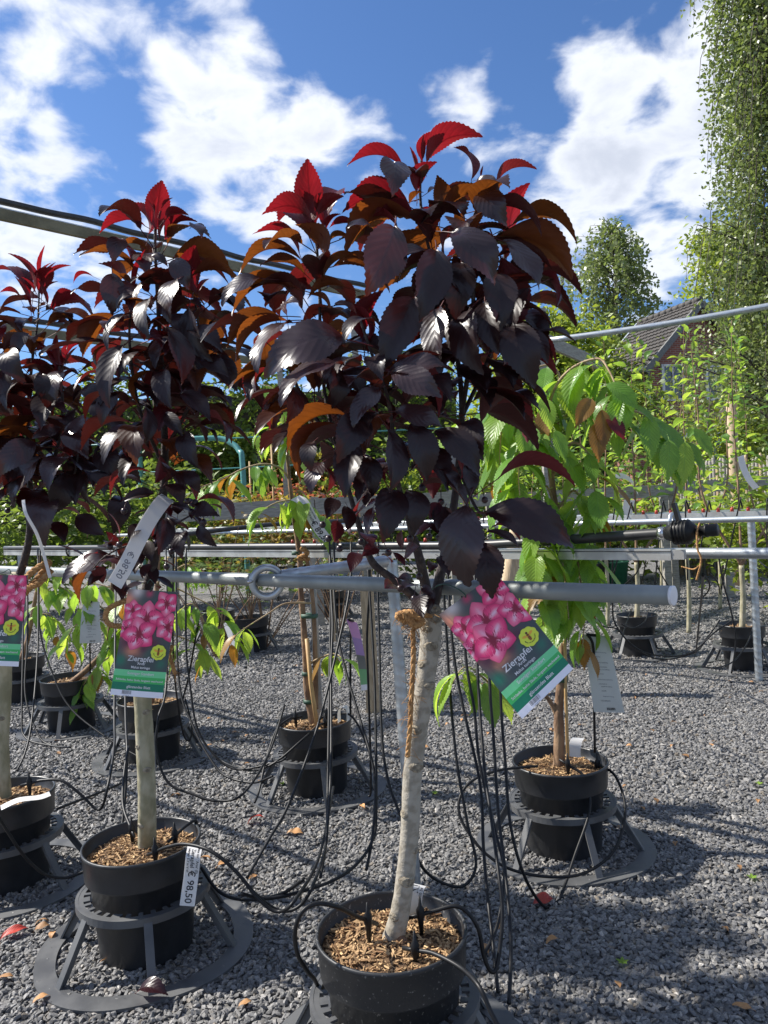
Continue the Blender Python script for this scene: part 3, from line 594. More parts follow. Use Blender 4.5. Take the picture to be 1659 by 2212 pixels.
def hand_leaves(tree, rows, fx, fy, crown, depth, dd):
    """rows: kind, base x, base y, tip x, tip y [, extra depth]; fx, fy turn sheet coordinates into the measuring frame"""
    for i, r in enumerate(rows):
        k, bx, by, tx, ty = r[:5]; ex = r[5] if len(r) > 5 else 0.
        bu, bv, tu, tv = fx(bx), fy(by), fx(tx), fy(ty); rr = ((bu - crown[0]) / crown[2]) ** 2 + ((bv - crown[1]) / crown[3]) ** 2
        off = -dd * math.sqrt(max(0., 1 - rr)) * (1 if k in 'DSdsw' else .35) + ex
        j = random.Random(i * 7 + int(bx)); tipoff = j.uniform(-.05, .03) if k in 'ROW' else j.uniform(-.07, -.01)
        b = P(bu, bv, depth + off); t = P(tu, tv, depth + off + tipoff)
        if k in 'DS': b = b - (t - b) * .06; t = t + (t - b) * .07
        if k in 'ROWB': nrm = UP * 1. + TOCAM * j.uniform(-.45, .05) + V((j.uniform(-.2, .2), 0, 0))
        else: nrm = UP * .6 + TOCAM * j.uniform(.35, 1.1) + V((j.uniform(-.7, .7), 0, 0))
        g, mt = MODE[k]; me = CRAB[g][j.randrange(len(CRAB[g]))]
        leaf(tree, me, b, t, nrm, MT[mt])
def shoot_leaves(tree, path, step, l0, l1, start=.25, red=.10, orange=.3, sd=1, droop=.5, spread=1.0, end=1.0, kinds=None):
    pp = crom(path, 10); ln = [0.]
    for i in range(1, len(pp)): ln.append(ln[-1] + (pp[i] - pp[i - 1]).length)
    T = ln[-1]; s = T * start; a = sd * 1.7; j = random.Random(sd)
    while s < T * end:
        i = max(k for k in range(len(ln)) if ln[k] <= s); i = min(i, len(pp) - 2); q = (s - ln[i]) / max(1e-6, ln[i + 1] - ln[i]); p = pp[i].lerp(pp[i + 1], q); ax = (pp[i + 1] - pp[i]).normalized()
        f = s / T; a += 2.4 + j.uniform(-.3, .3); e1 = ax.orthogonal().normalized(); e2 = ax.cross(e1); rad = e1 * math.cos(a) + e2 * math.sin(a); rad.z *= .5; rad.normalize()
        lf = (l0 + (l1 - l0) * f) * j.uniform(.75, 1.15); pet = lf * j.uniform(.22, .42) * spread
        young = f > 1 - red
        if young: lf *= .55 + .4 * (1 - f) / max(red, .01); pet *= .5
        b = p + rad * pet + UP * pet * (.5 if not young else 1.0)
        dr = rad * (1. if not young else .55) + UP * (j.uniform(-droop, .15) if not young else j.uniform(.3, .9)); t = b + dr.normalized() * lf
        if kinds: g, mt = kinds(j, f)
        elif young: g, mt = ('bud' if f > 1 - red * .5 else 'arch'), 'leaf_red'
        else:
            x = j.random(); mt = 'leaf_orange' if x < orange * (.15 + .8 * f) else ('leaf_wine' if x < orange * (.15 + .8 * f) + .12 else ('leaf_shiny' if x > .85 else 'leaf_dark')); g = j.choice(('arch', 'droop', 'droop', 'open'))
        leaf(tree, j.choice(CRAB[g]), b, t, UP + rad * .35 + V((j.uniform(-.3, .3), j.uniform(-.3, .3), 0)), MT[mt])
        s += step * j.uniform(.7, 1.3) * (1 if f < .9 else .6)

# ------------------------------------------------------------------ pots and stands
def chips(c, r, n, sz=1., z0=0.):
    vs_ = []; fs = []
    for i in range(n):
        a = random.uniform(0, 6.283); q = r * math.sqrt(random.random()) * .97; p = c + V((q * math.cos(a), q * math.sin(a), soil_h(q, a, r) + random.uniform(-.001, .006)))
        l = random.choice((.006, .009, .013, .02, .03)) * sz * random.uniform(.6, 1.2); w_ = random.uniform(.0025, .006) * sz; th = random.uniform(.0012, .0028) * sz
        d = V((random.gauss(0, 1), random.gauss(0, 1), random.gauss(0, .35))).normalized(); g = bar(p - d * l / 2, p + d * l / 2, w_, th, V((random.gauss(0, .5), random.gauss(0, .5), 1)))
        o = len(vs_); vs_ += g[0]; fs += [tuple(k + o for k in f) for f in g[1]]
    return vs_, fs
def soil_h(q, a, r): return .012 * (1 - (q / r) ** 2) + .006 * mnoise.noise(V((q * math.cos(a) * 30, q * math.sin(a) * 30, 1.3)))
def pot(c, label, nch, dusty=False, D=.38, soil_z=.313, tilt=0, group=None, body_h=.355):
    c = V((c.x, c.y, 0)); k = D / .38; t = thing('plant_pot', c, label, 'plant pot', group); r = .19 * k; h = body_h
    prof = [(0, .004), (r * .74, .004), (r * .775, .0), (r * .785, .008), (r * .885, h * .715), (r * .965, h * .728), (r * .972, h * .745), (r * .99, h * .955), (r * 1.005, h * .965), (r * 1.012, h * .985), (r * 1.005, h), (r * .975, h), (r * .965, h * .985), (r * .94, soil_z - .02), (0, soil_z - .02)]
    mk('body', *lathe(prof, c, 56), MT['pot_dusty' if dusty else 'pot'], t)
    rs = r * .945; vs_ = [c + V((0, 0, soil_z + soil_h(0, 0, rs)))]; fs = []; rings = 10; sg = 40
    for i in range(1, rings + 1):
        for j in range(sg): a = 6.2832 * j / sg; q = rs * i / rings; vs_.append(c + V((q * math.cos(a), q * math.sin(a), soil_z + soil_h(q, a, rs))))
    for j in range(sg): fs.append((0, 1 + j, 1 + (j + 1) % sg))
    for i in range(rings - 1):
        for j in range(sg): a = 1 + i * sg; fs.append((a + j, a + sg + j, a + sg + (j + 1) % sg, a + (j + 1) % sg))
    mk('soil', vs_, fs, MT['soil'], t)
    if nch: x = mk('wood_chips', *chips(c + V((0, 0, soil_z)), rs, nch, 1. if nch > 500 else 1.5), MT['chip'], t, False); x['kind'] = 'stuff'
    return t
def stand(c, rot, label, group=None, k=1.):
    c = V((c.x, c.y, 0)); t = thing('pot_stand', c, label, 'pot stand', group); sg = 64
    se = lambda a, r, e: r / (abs(math.cos(a)) ** e + abs(math.sin(a)) ** e) ** (1 / e)
    def ring(r0, r1, z0, z1, e=2., ro=0.):
        vs_ = []; fs = []
        for i in range(sg):
            a = 6.2832 * i / sg; d = V((math.cos(a + ro), math.sin(a + ro), 0))
            for rr, z in ((r0, z0), (r1, z0), (r1, z1), (r0, z1)): vs_.append(c + d * se(a, rr, e) + V((0, 0, z)))
        for i in range(sg):
            b = ((i + 1) % sg) * 4; a = i * 4
            for j in range(4): fs.append((a + j, a + (j + 1) % 4, b + (j + 1) % 4, b + j))
        return vs_, fs
    mk('base_ring', *ring(.282 * k, .346 * k, .006, .016, 2.25, rot), MT['stand'], t, False)
    zt = .190
    tr = [ring(.190 * k, .214 * k, zt, zt + .007), ring(.205 * k, .215 * k, zt - .016, zt + .007 + .001)]
    for i in range(30):
        a = rot + 6.2832 * i / 30; d = V((math.cos(a), math.sin(a), 0)); tr.append(bar(c + d * .169 * k + V((0, 0, zt + .0035)), c + d * .195 * k + V((0, 0, zt + .0035)), .014 if i % 5 else .03, .0066))
    mk('top_ring', *join(*tr), MT['stand'], t, False)
    for i in range(6):
        a = rot + 6.2832 * (i + .5) / 6; d = V((math.cos(a), math.sin(a), 0)); A = c + d * .209 * k + V((0, 0, zt - .004)); B = c + d * .310 * k + V((0, 0, .012)); s = d.cross(UP)
        mk('leg', *join(bar(A, B, .026, .006), bar(A - d * .008 - V((0, 0, .01)), B - d * .012, .005, .022)), MT['stand'], t, False)
    return t
RIM = .355
POTS = {}
def put(key, u, v, plabel, slabel, nch, rot=.3, dusty=False, **k):
    p = G(u, v, RIM); POTS[key] = V((p.x, p.y, 0)); pot(p, plabel, nch, dusty, **k); stand(p, rot, slabel)
put('main', 845, 2005, 'dust-speckled black pot holding the big centre crab apple', 'black ring stand round the dust-speckled pot of the centre crab apple', 1500, .15, True)
put('left', 306, 1814, 'black pot with a price strip over its rim', 'black ring stand round the pot with the price strip, bearing a curled dark red leaf', 1100, .35)
put('far_left', 8, 1712, 'black pot with a white paper lying on its soil', 'black ring stand round the pot with the white paper', 500, .1)
put('cherry', 1209, 1641, 'black pot holding the large hanging cherry and its black card stake', 'black ring stand round the pot of the large hanging cherry', 900, .2)
put('mid', 678, 1554, 'black pot holding the twin-stemmed cherry tied to a cane', 'black ring stand round the pot of the twin-stemmed cherry', 350, .25)
put('back_a', 325, 1508, 'black pot partly hidden by the trunk of the tall slim crab apple', 'black ring stand on the gravel behind the tall slim crab apple', 200, .3)
put('back_b', 150, 1462, 'black pot holding the small cherry with low leafy twigs', 'black ring stand round the pot of the small cherry with low leafy twigs', 150, .1)
put('back_c', 42, 1418, 'black pot behind the trunk of the leftmost crab apple', 'black ring stand behind the trunk of the leftmost crab apple', 60, .1)
put('row_a', 1375, 1327, 'black pot of the slim apple tree under the hose valve', 'black ring stand of the slim apple tree under the hose valve', 90, .2, D=.34)
put('row_b', 1602, 1347, 'black pot of the slim apple tree next to the ribbed steel post', 'black ring stand of the slim apple tree next to the ribbed steel post', 90, .3, D=.34)
put('acer_a', 540, 1332, 'black pot of the slim maple behind the eye ring', 'black ring stand of the slim maple behind the eye ring', 60, .2)
put('acer_b', 715, 1275, 'black pot in the shade behind the twin-stemmed cherry', 'black ring stand in the shade behind the twin-stemmed cherry', 50, .2)
put('acer_c', 470, 1318, 'black pot of the low maple with a white tag', 'black ring stand of the low maple with a white tag', 50, .2)
put('row_c', 1130, 1335, 'black pot half hidden by the flower card', 'black ring stand half hidden by the flower card', 50, .2)
for (u, v, lb, mt) in ((1325, 1212, 'plain green plastic pot far behind the large hanging cherry', 'green_plastic'), (1290, 1214, 'tall plain black pot beside the green plastic pot', 'pot')):
    p = G(u, v, .42); t = thing('nursery_pot', (p.x, p.y, 0), lb, 'plant pot'); mk('body', *lathe([(0, 0), (.17, 0), (.21, .40), (.225, .40), (.225, .42), (.20, .42), (.19, .36), (0, .36)], (p.x, p.y, 0), 32), MT[mt], t)
    mk('soil', *lathe([(0, .385), (.196, .375)], (p.x, p.y, 0), 24), MT['soil'], t)
# ------------------------------------------------------------------ rails of the rows
pr = P(1450, 1286, 1.585); plf = P(60, 1235, 3.55)
zz = (pr.z + plf.z) / 2; pr.z = plf.z = 1.208
FR = lambda q: pr.lerp(plf, q)
def pipe_thing(name, a, b, r, label, mat='zinc_pipe', cap=None, ext=0.):
    t = thing(name, a, label, 'pipe'); d = (b - a).normalized()
    mk('tube', *tube([a.lerp(b + d * ext, i / 12) for i in range(13)], r, 28), MT[mat], t)
    if cap: mk('end_cap', *tube([a - d * .006, a - d * .0055, a + d * .0], [r * .9, r * 1.01, r * 1.012], 28), MT[cap], t)
    return t
pipe_thing('tie_pipe', pr, plf, .0205, 'round grey tie pipe with a white end cap in front of the crab apple trunks', cap='plastic_white', ext=1.5)
FD = (plf - pr).normalized(); FN = V((FD.y, -FD.x, 0))                  # along the rows; towards the camera side
if FN.y > 0: FN = -FN
# second row: channel + hose + pipe
c2 = P(1452, 1191, 2.75); c2.z = 1.195; c2e = c2 + FD * 5.6
t = thing('channel_rail', c2, 'flat aluminium channel rail carrying the black hose with the valve', 'rail')
mk('channel', *bar(c2, c2e, .028, .040), MT['alu'], t, False)
mk('slot_strip', *bar(c2 + FN * .0152 + UP * .012, c2e + FN * .0152 + UP * .012, .0025, .003), MT['hose'], t, False)
mk('end_piece', *bar(c2 - FD * .045, c2 - FD * .001, .022, .034), MT['alu'], t, False)
for q in (.345, .66, .97): p = c2.lerp(c2e, q) - FN * .05; mk('leg', *bar(V((p.x, p.y, 0)), V((p.x, p.y, 1.21)), .035, .035, V((0, 1, 0))), MT['zinc'], t, False)
hs = [c2e + UP * .036, c2.lerp(c2e, .7) + UP * .036, c2.lerp(c2e, .45) + UP * .036, c2.lerp(c2e, .25) + UP * .036, c2.lerp(c2e, .16) + UP * .037, c2.lerp(c2e, .10) + UP * .05, c2.lerp(c2e, .045) + UP * .066, c2 - FD * .00 + UP * .078]
hv = thing('valve_hose', hs[-1], 'black water hose tied to the channel rail, ending in a ribbed valve', 'hose')
mk('hose', *tube(crom(hs, 10), .0195, 14), MT['hose'], hv)
hd = (hs[-1] - hs[-2]).normalized(); e0 = hs[-1]
mk('clamp', *tube([e0 - hd * .045, e0 - hd * .02], .0235, 18), MT['steel'], hv)
vb = mk('valve_body', *tube([e0 - hd * .02, e0 + hd * .0, e0 + hd * .012, e0 + hd * .06, e0 + hd * .075, e0 + hd * .09], [.024, .030, .040, .042, .032, .02], 18, rfun=lambda i, k: 1 + .05 * (k % 2)), MT['rubber'], hv)
for k in range(5): mk('rib', *tube([e0 + hd * (.012 + k * .012), e0 + hd * (.0165 + k * .012)], .0445, 18), MT['rubber'], vb)
mk('handle', *bar(e0 + hd * .03 + UP * .035, e0 + hd * .015 + UP * .105, .022, .014, hd), MT['rubber'], vb, False)
mk('outlet', *tube([e0 + hd * .085, e0 + hd * .12, e0 + hd * .121, e0 + hd * .128, e0 + hd * .129, e0 + hd * .16], [.019, .019, .024, .024, .021, .022], 18), MT['rubber'], hv)
tw = e0 + hd * .10
mk('twine', *join(tube([tw + UP * .026, tw + FN * .026, tw - UP * .026, tw - FN * .026, tw + UP * .027], .003, 5), tube(crom([tw + FN * .026, tw + FN * .03 - UP * .06, tw + FN * .028 - UP * .10 - FD * .01, tw + FN * .02 - UP * .17 + FD * .012], 6), .004, 5), tube(crom([tw + FN * .028 - UP * .12, tw - UP * .135 + FD * .03, tw - UP * .125 + FD * .07], 6), .003, 5)), MT['coir'], hv)
for q in (.145, .56, .80):
    p = c2.lerp(c2e, q) + UP * .018; gs = []
    for k in range(4):
        cc = p + FD * (.006 * k - .01); gs.append(tube([cc + (FN * math.cos(a) * .026 + UP * math.sin(a) * .047) + FD * .004 * math.sin(a) for a in [6.2832 * i / 14 for i in range(15)]], .0032, 5))
    gs.append(tube([p + UP * .04, p + UP * .06 - FD * .04, p + UP * .072 - FD * .075], .003, 5)); gs.append(tube([p - UP * .04, p - UP * .05 + FD * .03], .003, 5))
    mk('tie', *join(*gs), MT['rubber'], hv)
for q in (.20, .22, .30, .31, .33, .345, .36): p = c2.lerp(c2e, q) + UP * .058; mk('outlet_nipple', *tube([p - UP * .004, p + UP * .014], [.009, .006], 8), MT['red_plastic'], hv)
p2 = P(1740, 1186, 2.2); p2.z = 1.160; p2 = c2 - FD * 1.4 - FN * .12 + UP * .0; p2.z = 1.19
pipe_thing('tie_pipe', p2, p2 + FD * 7, .0195, 'galvanised tie pipe running behind the aluminium channel rail', 'zinc')
# third row: pipe with ring + channel + drip tubes
c3 = P(1600, 1127, 5.05); c3.z = 1.21; a3 = c3 - FD * 1.6; b3 = c3 + FD * 8
pipe_thing('tie_pipe', a3, b3, .0205, 'galvanised tie pipe of the third row, with an eye ring', 'zinc')
t = thing('channel_rail', a3 - FN * .35, 'aluminium channel rail of the third row with red drip nipples', 'rail'); k3 = a3 - FN * .35 + UP * .02
mk('channel', *bar(k3, k3 + FD * 9, .028, .045), MT['alu'], t, False)
for q in (.05, .35, .65): p = k3 + FD * 9 * q - FN * .04; mk('leg', *bar(V((p.x, p.y, 0)), V((p.x, p.y, p.z)), .04, .04, V((0, 1, 0))), MT['wood_new'], t, False)
for q in [i * .012 + random.uniform(0, .004) for i in range(8, 50)]:
    if (int(q * 100) // 9) % 2: continue
    p = k3 + FD * 9 * q + UP * .022; mk('nipple', *tube([p, p + UP * .022, p + UP * .03], [.013, .012, .006], 8), MT['red_plastic'], t)
c4 = c3 - FN * 1.3; tag(mk('supply_pipe', *tube([c4 - FD * 3 + UP * .01, c4 + FD * 9 + UP * .01], .02, 12), MT['zinc']), 'thin galvanised pipe crowded with drip fittings behind the third row', 'pipe')
sg = [P(330, 1160, 7.2), P(420, 1152, 7.3), P(500, 1142, 7.4), P(600, 1132, 7.5), P(700, 1128, 7.6), P(780, 1122, 7.8)]
sg[0].z = max(sg[0].z, 1.185)
tag(mk('sagging_hose', *tube(crom(sg, 8), .022, 10), MT['hose']), 'black hose sagging above the slim maples behind the eye ring', 'hose')

def rebar(pts, r, seg=20, pitch=.035):
    pp = [V(p) for p in pts]; out = []
    for i in range(len(pp) - 1):
        n = max(2, int((pp[i + 1] - pp[i]).length / .006)); out += [pp[i].lerp(pp[i + 1], k / n) for k in range(n)]
    out.append(pp[-1]); st = .006
    def rf(i, k):
        x = (i * st / pitch + k / seg) % 1.0; return 1 + (.055 if x < .3 else 0)
    return tube(out, r, seg, True, rf)
# eye ring and ribbed post of the front row
ring_c = None
q = (575 - 1440) / (60 - 1440); 
best = min([i / 400 for i in range(401)], key=lambda s: abs((CM.inverted() @ FR(s)).x / -(CM.inverted() @ FR(s)).z * F + 829.5 - 578)); rc = FR(best)
pb = G(884, 1915, 0.); pt = P(868, 1500, 2.42); base = V((pt.x + .015, pt.y, 0)); top = V((pt.x - .01, pt.y, 1.25))
t = thing('ribbed_post', base, 'galvanised ribbed steel post with an eye ring arm behind the centre trunk', 'post')
mk('shaft', *rebar([base, top], .0185), MT['zinc'], t)
ax = (rc - top); ax.z = 0; ax.normalize()
mk('arm', *rebar([top, rc - ax * .05 + UP * .012], .0185), MT['zinc'], t)
e1 = UP; e2 = FN
pts = [rc + (UP * math.sin(a) + (FD * -.66 + FN * -.75).normalized() * math.cos(a)) * .046 - UP * .006 for a in [6.2832 * i / 32 for i in range(33)]]
mk('eye_ring', *tube(pts, .0115, 12, False), MT['zinc'], t)
mk('bolt', *tube([rc + FN * .015 + FD * .025, rc + FN * .052 + FD * .025, rc + FN * .058 + FD * .025], [.006, .0065, .005], 6), MT['steel'], t)
# ribbed post at the right of the third row
pq = P(1640, 1472, 1.0); bb = G(1640, 1472, 0); tt_ = P(1622, 1122, DEPTH(bb)); tag(mk('ribbed_post', *rebar([bb, tt_], .026, 12, .05), MT['zinc']), 'galvanised ribbed steel post at the right of the third row', 'post')
rr3 = P(1447, 1127, 5.6); rr3 = min((a3.lerp(b3, i / 300) for i in range(301)), key=lambda s: abs((CM.inverted() @ s).x / -(CM.inverted() @ s).z * F + 829.5 - 1450))
tag(mk('eye_ring', *tube([rr3 + (UP * math.sin(a) + FN * math.cos(a)) * .05 for a in [6.2832 * i / 24 for i in range(25)]], .014, 10, False), MT['zinc']), 'steel eye ring hooked round the third row tie pipe', 'ring')

# ------------------------------------------------------------------ crab apples
TR = {}
def scars(tree, path, r, spots):
    pp = crom(path, 10)
    for (f, a, s) in spots:
        i = min(int(f * (len(pp) - 1)), len(pp) - 2); p = pp[i]; ax = (pp[i + 1] - pp[i]).normalized(); side = ax.cross(TOCAM).normalized(); d = (TOCAM - ax * TOCAM.dot(ax)).normalized() * math.cos(R(a)) + side * math.sin(R(a)); rr = r(f)
        prof = [(.0, .0045), (.3, .005), (.55, .0025), (.75, .0055), (1., .0035), (1.25, -.001)]; e1 = ax; e2 = d.cross(ax); vs_ = []; fs = []; n = 12
        for (q, h) in prof:
            for k in range(n): th = 6.2832 * k / n; w_ = s * q; x = e1 * math.cos(th) * w_ * .75 + e2 * math.sin(th) * w_ * 1.15; cur = (math.sin(th) * w_ * 1.15) ** 2 / (2 * rr); vs_.append(p + d * (rr * .985 + h * s / .014 - cur) + x)
        for a_ in range(len(prof) - 1):
            for k in range(n): fs.append((a_ * n + k, (a_ + 1) * n + k, (a_ + 1) * n + (k + 1) % n, a_ * n + (k + 1) % n))
        mk('branch_scar', vs_, fs, MT['scar'], tree)
def crab(key, base, path, rads, branches, label, dep, mat='bark_grey', sc_=()):
    t = thing('crab_apple_tree', base, label, 'tree', 'purple-leaved crab apples in the front row'); TR[key] = t
    mk('trunk', *trunk_tube(path, rads, 18, 14, .06, len(key)), MT[mat], t)
    for i, (b, r) in enumerate(branches):
        mk('branch', *trunk_tube(b, r, 10, 8, .10, i), MT['bark_dark'], t)
    scars(t, path, lambda f: rads[min(int(f * (len(rads) - 1)), len(rads) - 1)], sc_); return t
b = POTS['main']; DM = 1.95
tb = b + V((.0, .02, .307)); dm = DEPTH(tb)
mp = [tb, P(868, 1950, 1.95), P(885, 1800, 1.94), P(893, 1650, 1.93), P(915, 1500, 1.92), P(928, 1400, 1.92), P(930, 1335, 1.92), P(928, 1312, 1.925)]
B1 = [P(928, 1330, 1.925), P(890, 1285, 1.91), P(850, 1252, 1.90), P(805, 1215, 1.89), P(780, 1150, 1.89), P(755, 1065, 1.90), P(725, 960, 1.92), P(702, 850, 1.93), P(692, 740, 1.93), P(690, 620, 1.93), P(682, 500, 1.93), P(680, 440, 1.93)]
B2 = [P(930, 1330, 1.92), P(912, 1230, 1.88), P(893, 1160, 1.86), P(878, 1105, 1.84), P(858, 1035, 1.83), P(850, 940, 1.80), P(835, 850, 1.77), P(805, 770, 1.75), P(778, 690, 1.74)]
B3 = [P(932, 1325, 1.93), P(960, 1200, 1.95), P(985, 1060, 1.96), P(998, 900, 1.95), P(985, 750, 1.94), P(955, 620, 1.93), P(925, 530, 1.93), P(908, 430, 1.93), P(912, 320, 1.93)]
B4 = [P(996, 900, 1.95), P(1020, 740, 1.90), P(1022, 600, 1.88), P(1020, 490, 1.88), P(1045, 410, 1.88)]
B5 = [P(998, 900, 1.95), P(1060, 760, 2.02), P(1085, 640, 2.05), P(1090, 540, 2.06)]
B6 = [P(725, 960, 1.92), P(660, 870, 1.97), P(620, 780, 2.0), P(600, 700, 2.0)]
B7 = [P(990, 1010, 1.95), P(1030, 1100, 1.88), P(1060, 1110, 1.80)]
ar = (.016, .012, .010, .008, .0065, .0055, .0045, .004, .0035, .003)
main = crab('main', tb, mp, (.0285, .0245, .0235, .0240, .0245, .0245, .0260, .0300, .022), [(B1, ar), (B2, ar), (B3, ar), (B4, (.007, .005, .003)), (B5, (.006, .004, .003)), (B6, (.006, .004, .003)), (B7, (.005, .004, .003))],
    'largest purple-leaved crab apple, with a pale scarred trunk, beside the slanting flower card', DM,
    sc_=((.12, -40, .011), (.20, 15, .016), (.34, -60, .011), (.43, 25, .015), (.51, -25, .013), (.60, 35, .013), (.66, -55, .011), (.73, 5, .014), (.80, -20, .011), (.86, 30, .015), (.27, 60, .010), (.92, 20, .016)))
mk('root', *tube(crom([tb + V((.012, -.015, .03)), tb + V((.035, -.035, .012)), tb + V((.05, -.05, .0))], 4), [.012] * 4 + [.008] * 4 + [.005], 8), MT['bark_brown'], main)
AX = lambda x: 438.9 + x * .5126
AY = lambda y: 246.9 + y * .5126
CX = lambda x: 548.6 + x * .4299
CY = lambda y: 768.1 + y * .4299
rowsA = [('R', 940, 215, 1178, 93), ('R', 930, 210, 1003, 68), ('R', 842, 225, 606, 217), ('R', 905, 325, 822, 235), ('R', 900, 330, 985, 200, -.02), ('R', 872, 392, 584, 418), ('R', 892, 445, 733, 418), ('S', 800, 215, 795, 335), ('O', 1000, 432, 985, 255), ('O', 1008, 425, 1222, 338), ('R', 1130, 275, 1055, 140), ('W', 1232, 305, 1406, 230), ('S', 1165, 345, 1270, 465), ('S', 1160, 280, 1245, 325), ('O', 1298, 470, 1575, 545), ('O', 1245, 515, 1556, 695), ('S', 1270, 545, 1405, 725), ('W', 1252, 600, 1300, 930), ('W', 1398, 672, 1486, 818), ('S', 1055, 510, 1215, 705, -.04), ('D', 978, 590, 915, 855, -.05), ('D', 945, 590, 790, 665), ('S', 800, 490, 690, 745, -.03), ('O', 905, 450, 592, 622), ('O', 655, 605, 500, 705), ('O', 860, 545, 770, 600), ('R', 460, 458, 246, 425), ('R', 455, 455, 402, 312), ('R', 478, 430, 592, 345), ('O', 510, 612, 385, 465), ('O', 412, 612, 148, 685), ('R', 405, 590, 208, 505, .03), ('O', 392, 735, 120, 850), ('S', 240, 700, 88, 800, .02), ('O', 322, 852, 98, 985), ('S', 330, 850, 402, 800), ('S', 372, 890, 235, 1075), ('O', 355, 870, 138, 1045, .02), ('O', 612, 1000, 372, 1115, -.05), ('S', 590, 960, 280, 1095, -.03), ('R', 690, 960, 605, 810, -.03), ('R', 672, 950, 757, 742, -.03), ('O', 530, 850, 436, 760), ('D', 885, 790, 760, 1065), ('S', 1000, 825, 995, 1045), ('D', 1130, 835, 1175, 1080), ('D', 1370, 912, 1447, 1042), ('D', 1382, 745, 1310, 990), ('W', 1200, 700, 1302, 872), ('R', 962, 470, 905, 400), ('O', 870, 380, 930, 330, .03), ('D', 1085, 640, 1060, 860), ('D', 1190, 800, 1240, 1000), ('D', 1000, 640, 1095, 790), ('D', 1230, 690, 1250, 900), ('W', 1330, 930, 1350, 1110), ('D', 1290, 900, 1390, 1140), ('O', 700, 820, 640, 770), ('D', 720, 900, 600, 960), ('S', 640, 840, 560, 800), ('W', 1100, 480, 1020, 600), ('O', 1060, 410, 1090, 500), ('S', 700, 470, 610, 480), ('R', 640, 470, 530, 480), ('O', 600, 730, 440, 780), ('B', 925, 190, 930, 80), ('B', 900, 240, 870, 135), ('B', 478, 400, 480, 335), ('B', 470, 410, 500, 330), ('B', 1170, 265, 1180, 215), ('B', 695, 1010, 700, 940), ('R', 520, 490, 580, 420, .04), ('O', 530, 560, 620, 520, .03), ('R', 690, 440, 820, 480, .02)]
rowsC = [('S', 440, 60, 150, 235, -.03), ('D', 400, 75, 390, 255), ('S', 632, 172, 505, 345, -.04), ('S', 690, 95, 955, 62, -.03), ('S', 705, 90, 925, 205, -.05), ('W', 690, 75, 925, 315, -.06), ('S', 720, 285, 930, 355, -.03), ('O', 462, 298, 163, 500, -.05), ('O', 418, 345, 238, 645, -.06), ('D', 545, 335, 425, 525), ('D', 672, 388, 680, 668, -.05), ('D', 790, 358, 862, 612, -.03), ('D', 920, 392, 1118, 595), ('D', 1090, 332, 1145, 515), ('D', 505, 440, 458, 695), ('S', 340, 545, 288, 685), ('W', 330, 560, 365, 690), ('W', 1225, 622, 1614, 655, -.05), ('D', 1182, 800, 1577, 958, -.05), ('W', 1190, 795, 1402, 862, -.02), ('S', 1072, 768, 1078, 1135, -.10), ('D', 1150, 955, 1192, 1205, -.09), ('D', 695, 690, 648, 925, -.02), ('D', 780, 692, 800, 885), ('w', 740, 965, 745, 878), ('w', 810, 900, 900, 855), ('d', 900, 840, 940, 910), ('D', 1170, 895, 1322, 965), ('W', 1190, 870, 1338, 928), ('s', 800, 1130, 722, 1120), ('d', 810, 1150, 745, 1170), ('s', 840, 1160, 905, 1200), ('d', 835, 1200, 850, 1320), ('d', 900, 1180, 880, 1300), ('w', 520, 990, 485, 1090), ('w', 620, 960, 540, 1010), ('w', 560, 900, 590, 960), ('d', 410, 720, 365, 820), ('d', 470, 760, 465, 880), ('w', 420, 830, 405, 940), ('s', 600, 760, 570, 900), ('w', 690, 1040, 640, 1000), ('w', 760, 1000, 830, 960), ('w', 700, 990, 760, 1060), ('d', 960, 760, 920, 880), ('w', 930, 740, 880, 820), ('D', 1060, 560, 1090, 700), ('W', 1000, 470, 1040, 620), ('D', 930, 580, 1020, 690), ('W', 880, 560, 900, 720), ('D', 560, 520, 590, 700), ('D', 640, 300, 560, 420), ('W', 250, 330, 190, 440), ('D', 300, 440, 290, 580), ('w', 700, 1150, 655, 1170), ('d', 930, 1010, 980, 1110, -.03), ('s', 900, 1040, 880, 1090), ('O', 200, 180, 90, 350, .02), ('D', 180, 160, 160, 330), ('W', 90, 80, 10, 180), ('D', 600, 20, 640, 120), ('w', 520, 780, 560, 700), ('d', 620, 660, 560, 760)]
hand_leaves(main, rowsA, AX, AY, (860, 720, 390, 480), 1.94, .26)
hand_leaves(main, rowsC, CX, CY, (860, 900, 390, 430), 1.90, .26)
shoot_leaves(main, B1, .0185, .175, .15, .42, .10, .28, 3, .6, end=.93)
shoot_leaves(main, B2, .0165, .175, .15, .40, .08, .12, 4, .7, end=.9)
shoot_leaves(main, B3, .0165, .18, .15, .38, .10, .22, 5, .7, end=.9)
shoot_leaves(main, B4, .017, .18, .15, .1, .10, .25, 6, .7, end=.88)
shoot_leaves(main, B5, .0185, .18, .155, .1, .02, .3, 7, .9)
shoot_leaves(main, B6, .020, .175, .15, .1, .02, .4, 8, .8)
def berries(tree, pts, depth, fx, fy, r=.0085):
    for (x, y) in pts:
        p = P(fx(x), fy(y), depth + random.uniform(-.08, .02)); q = p + V((random.uniform(-.03, .03), .03, random.uniform(.02, .04)))
        bo = mk('berry', *ball(p, r, 12, 8), MT['berry'], tree); mk('berry_stalk', *tube([p, p.lerp(q, .5) + V((0, 0, .006)), q], .0011, 4), MT['shoot'], bo)
berries(main, [(345, 850), (375, 920), (430, 970), (538, 935), (845, 665), (880, 910), (1160, 725), (1283, 850), (735, 1170), (805, 1222), (675, 990), (830, 1110), (930, 915), (380, 730), (785, 920), (940, 735)], 1.84, CX, CY)
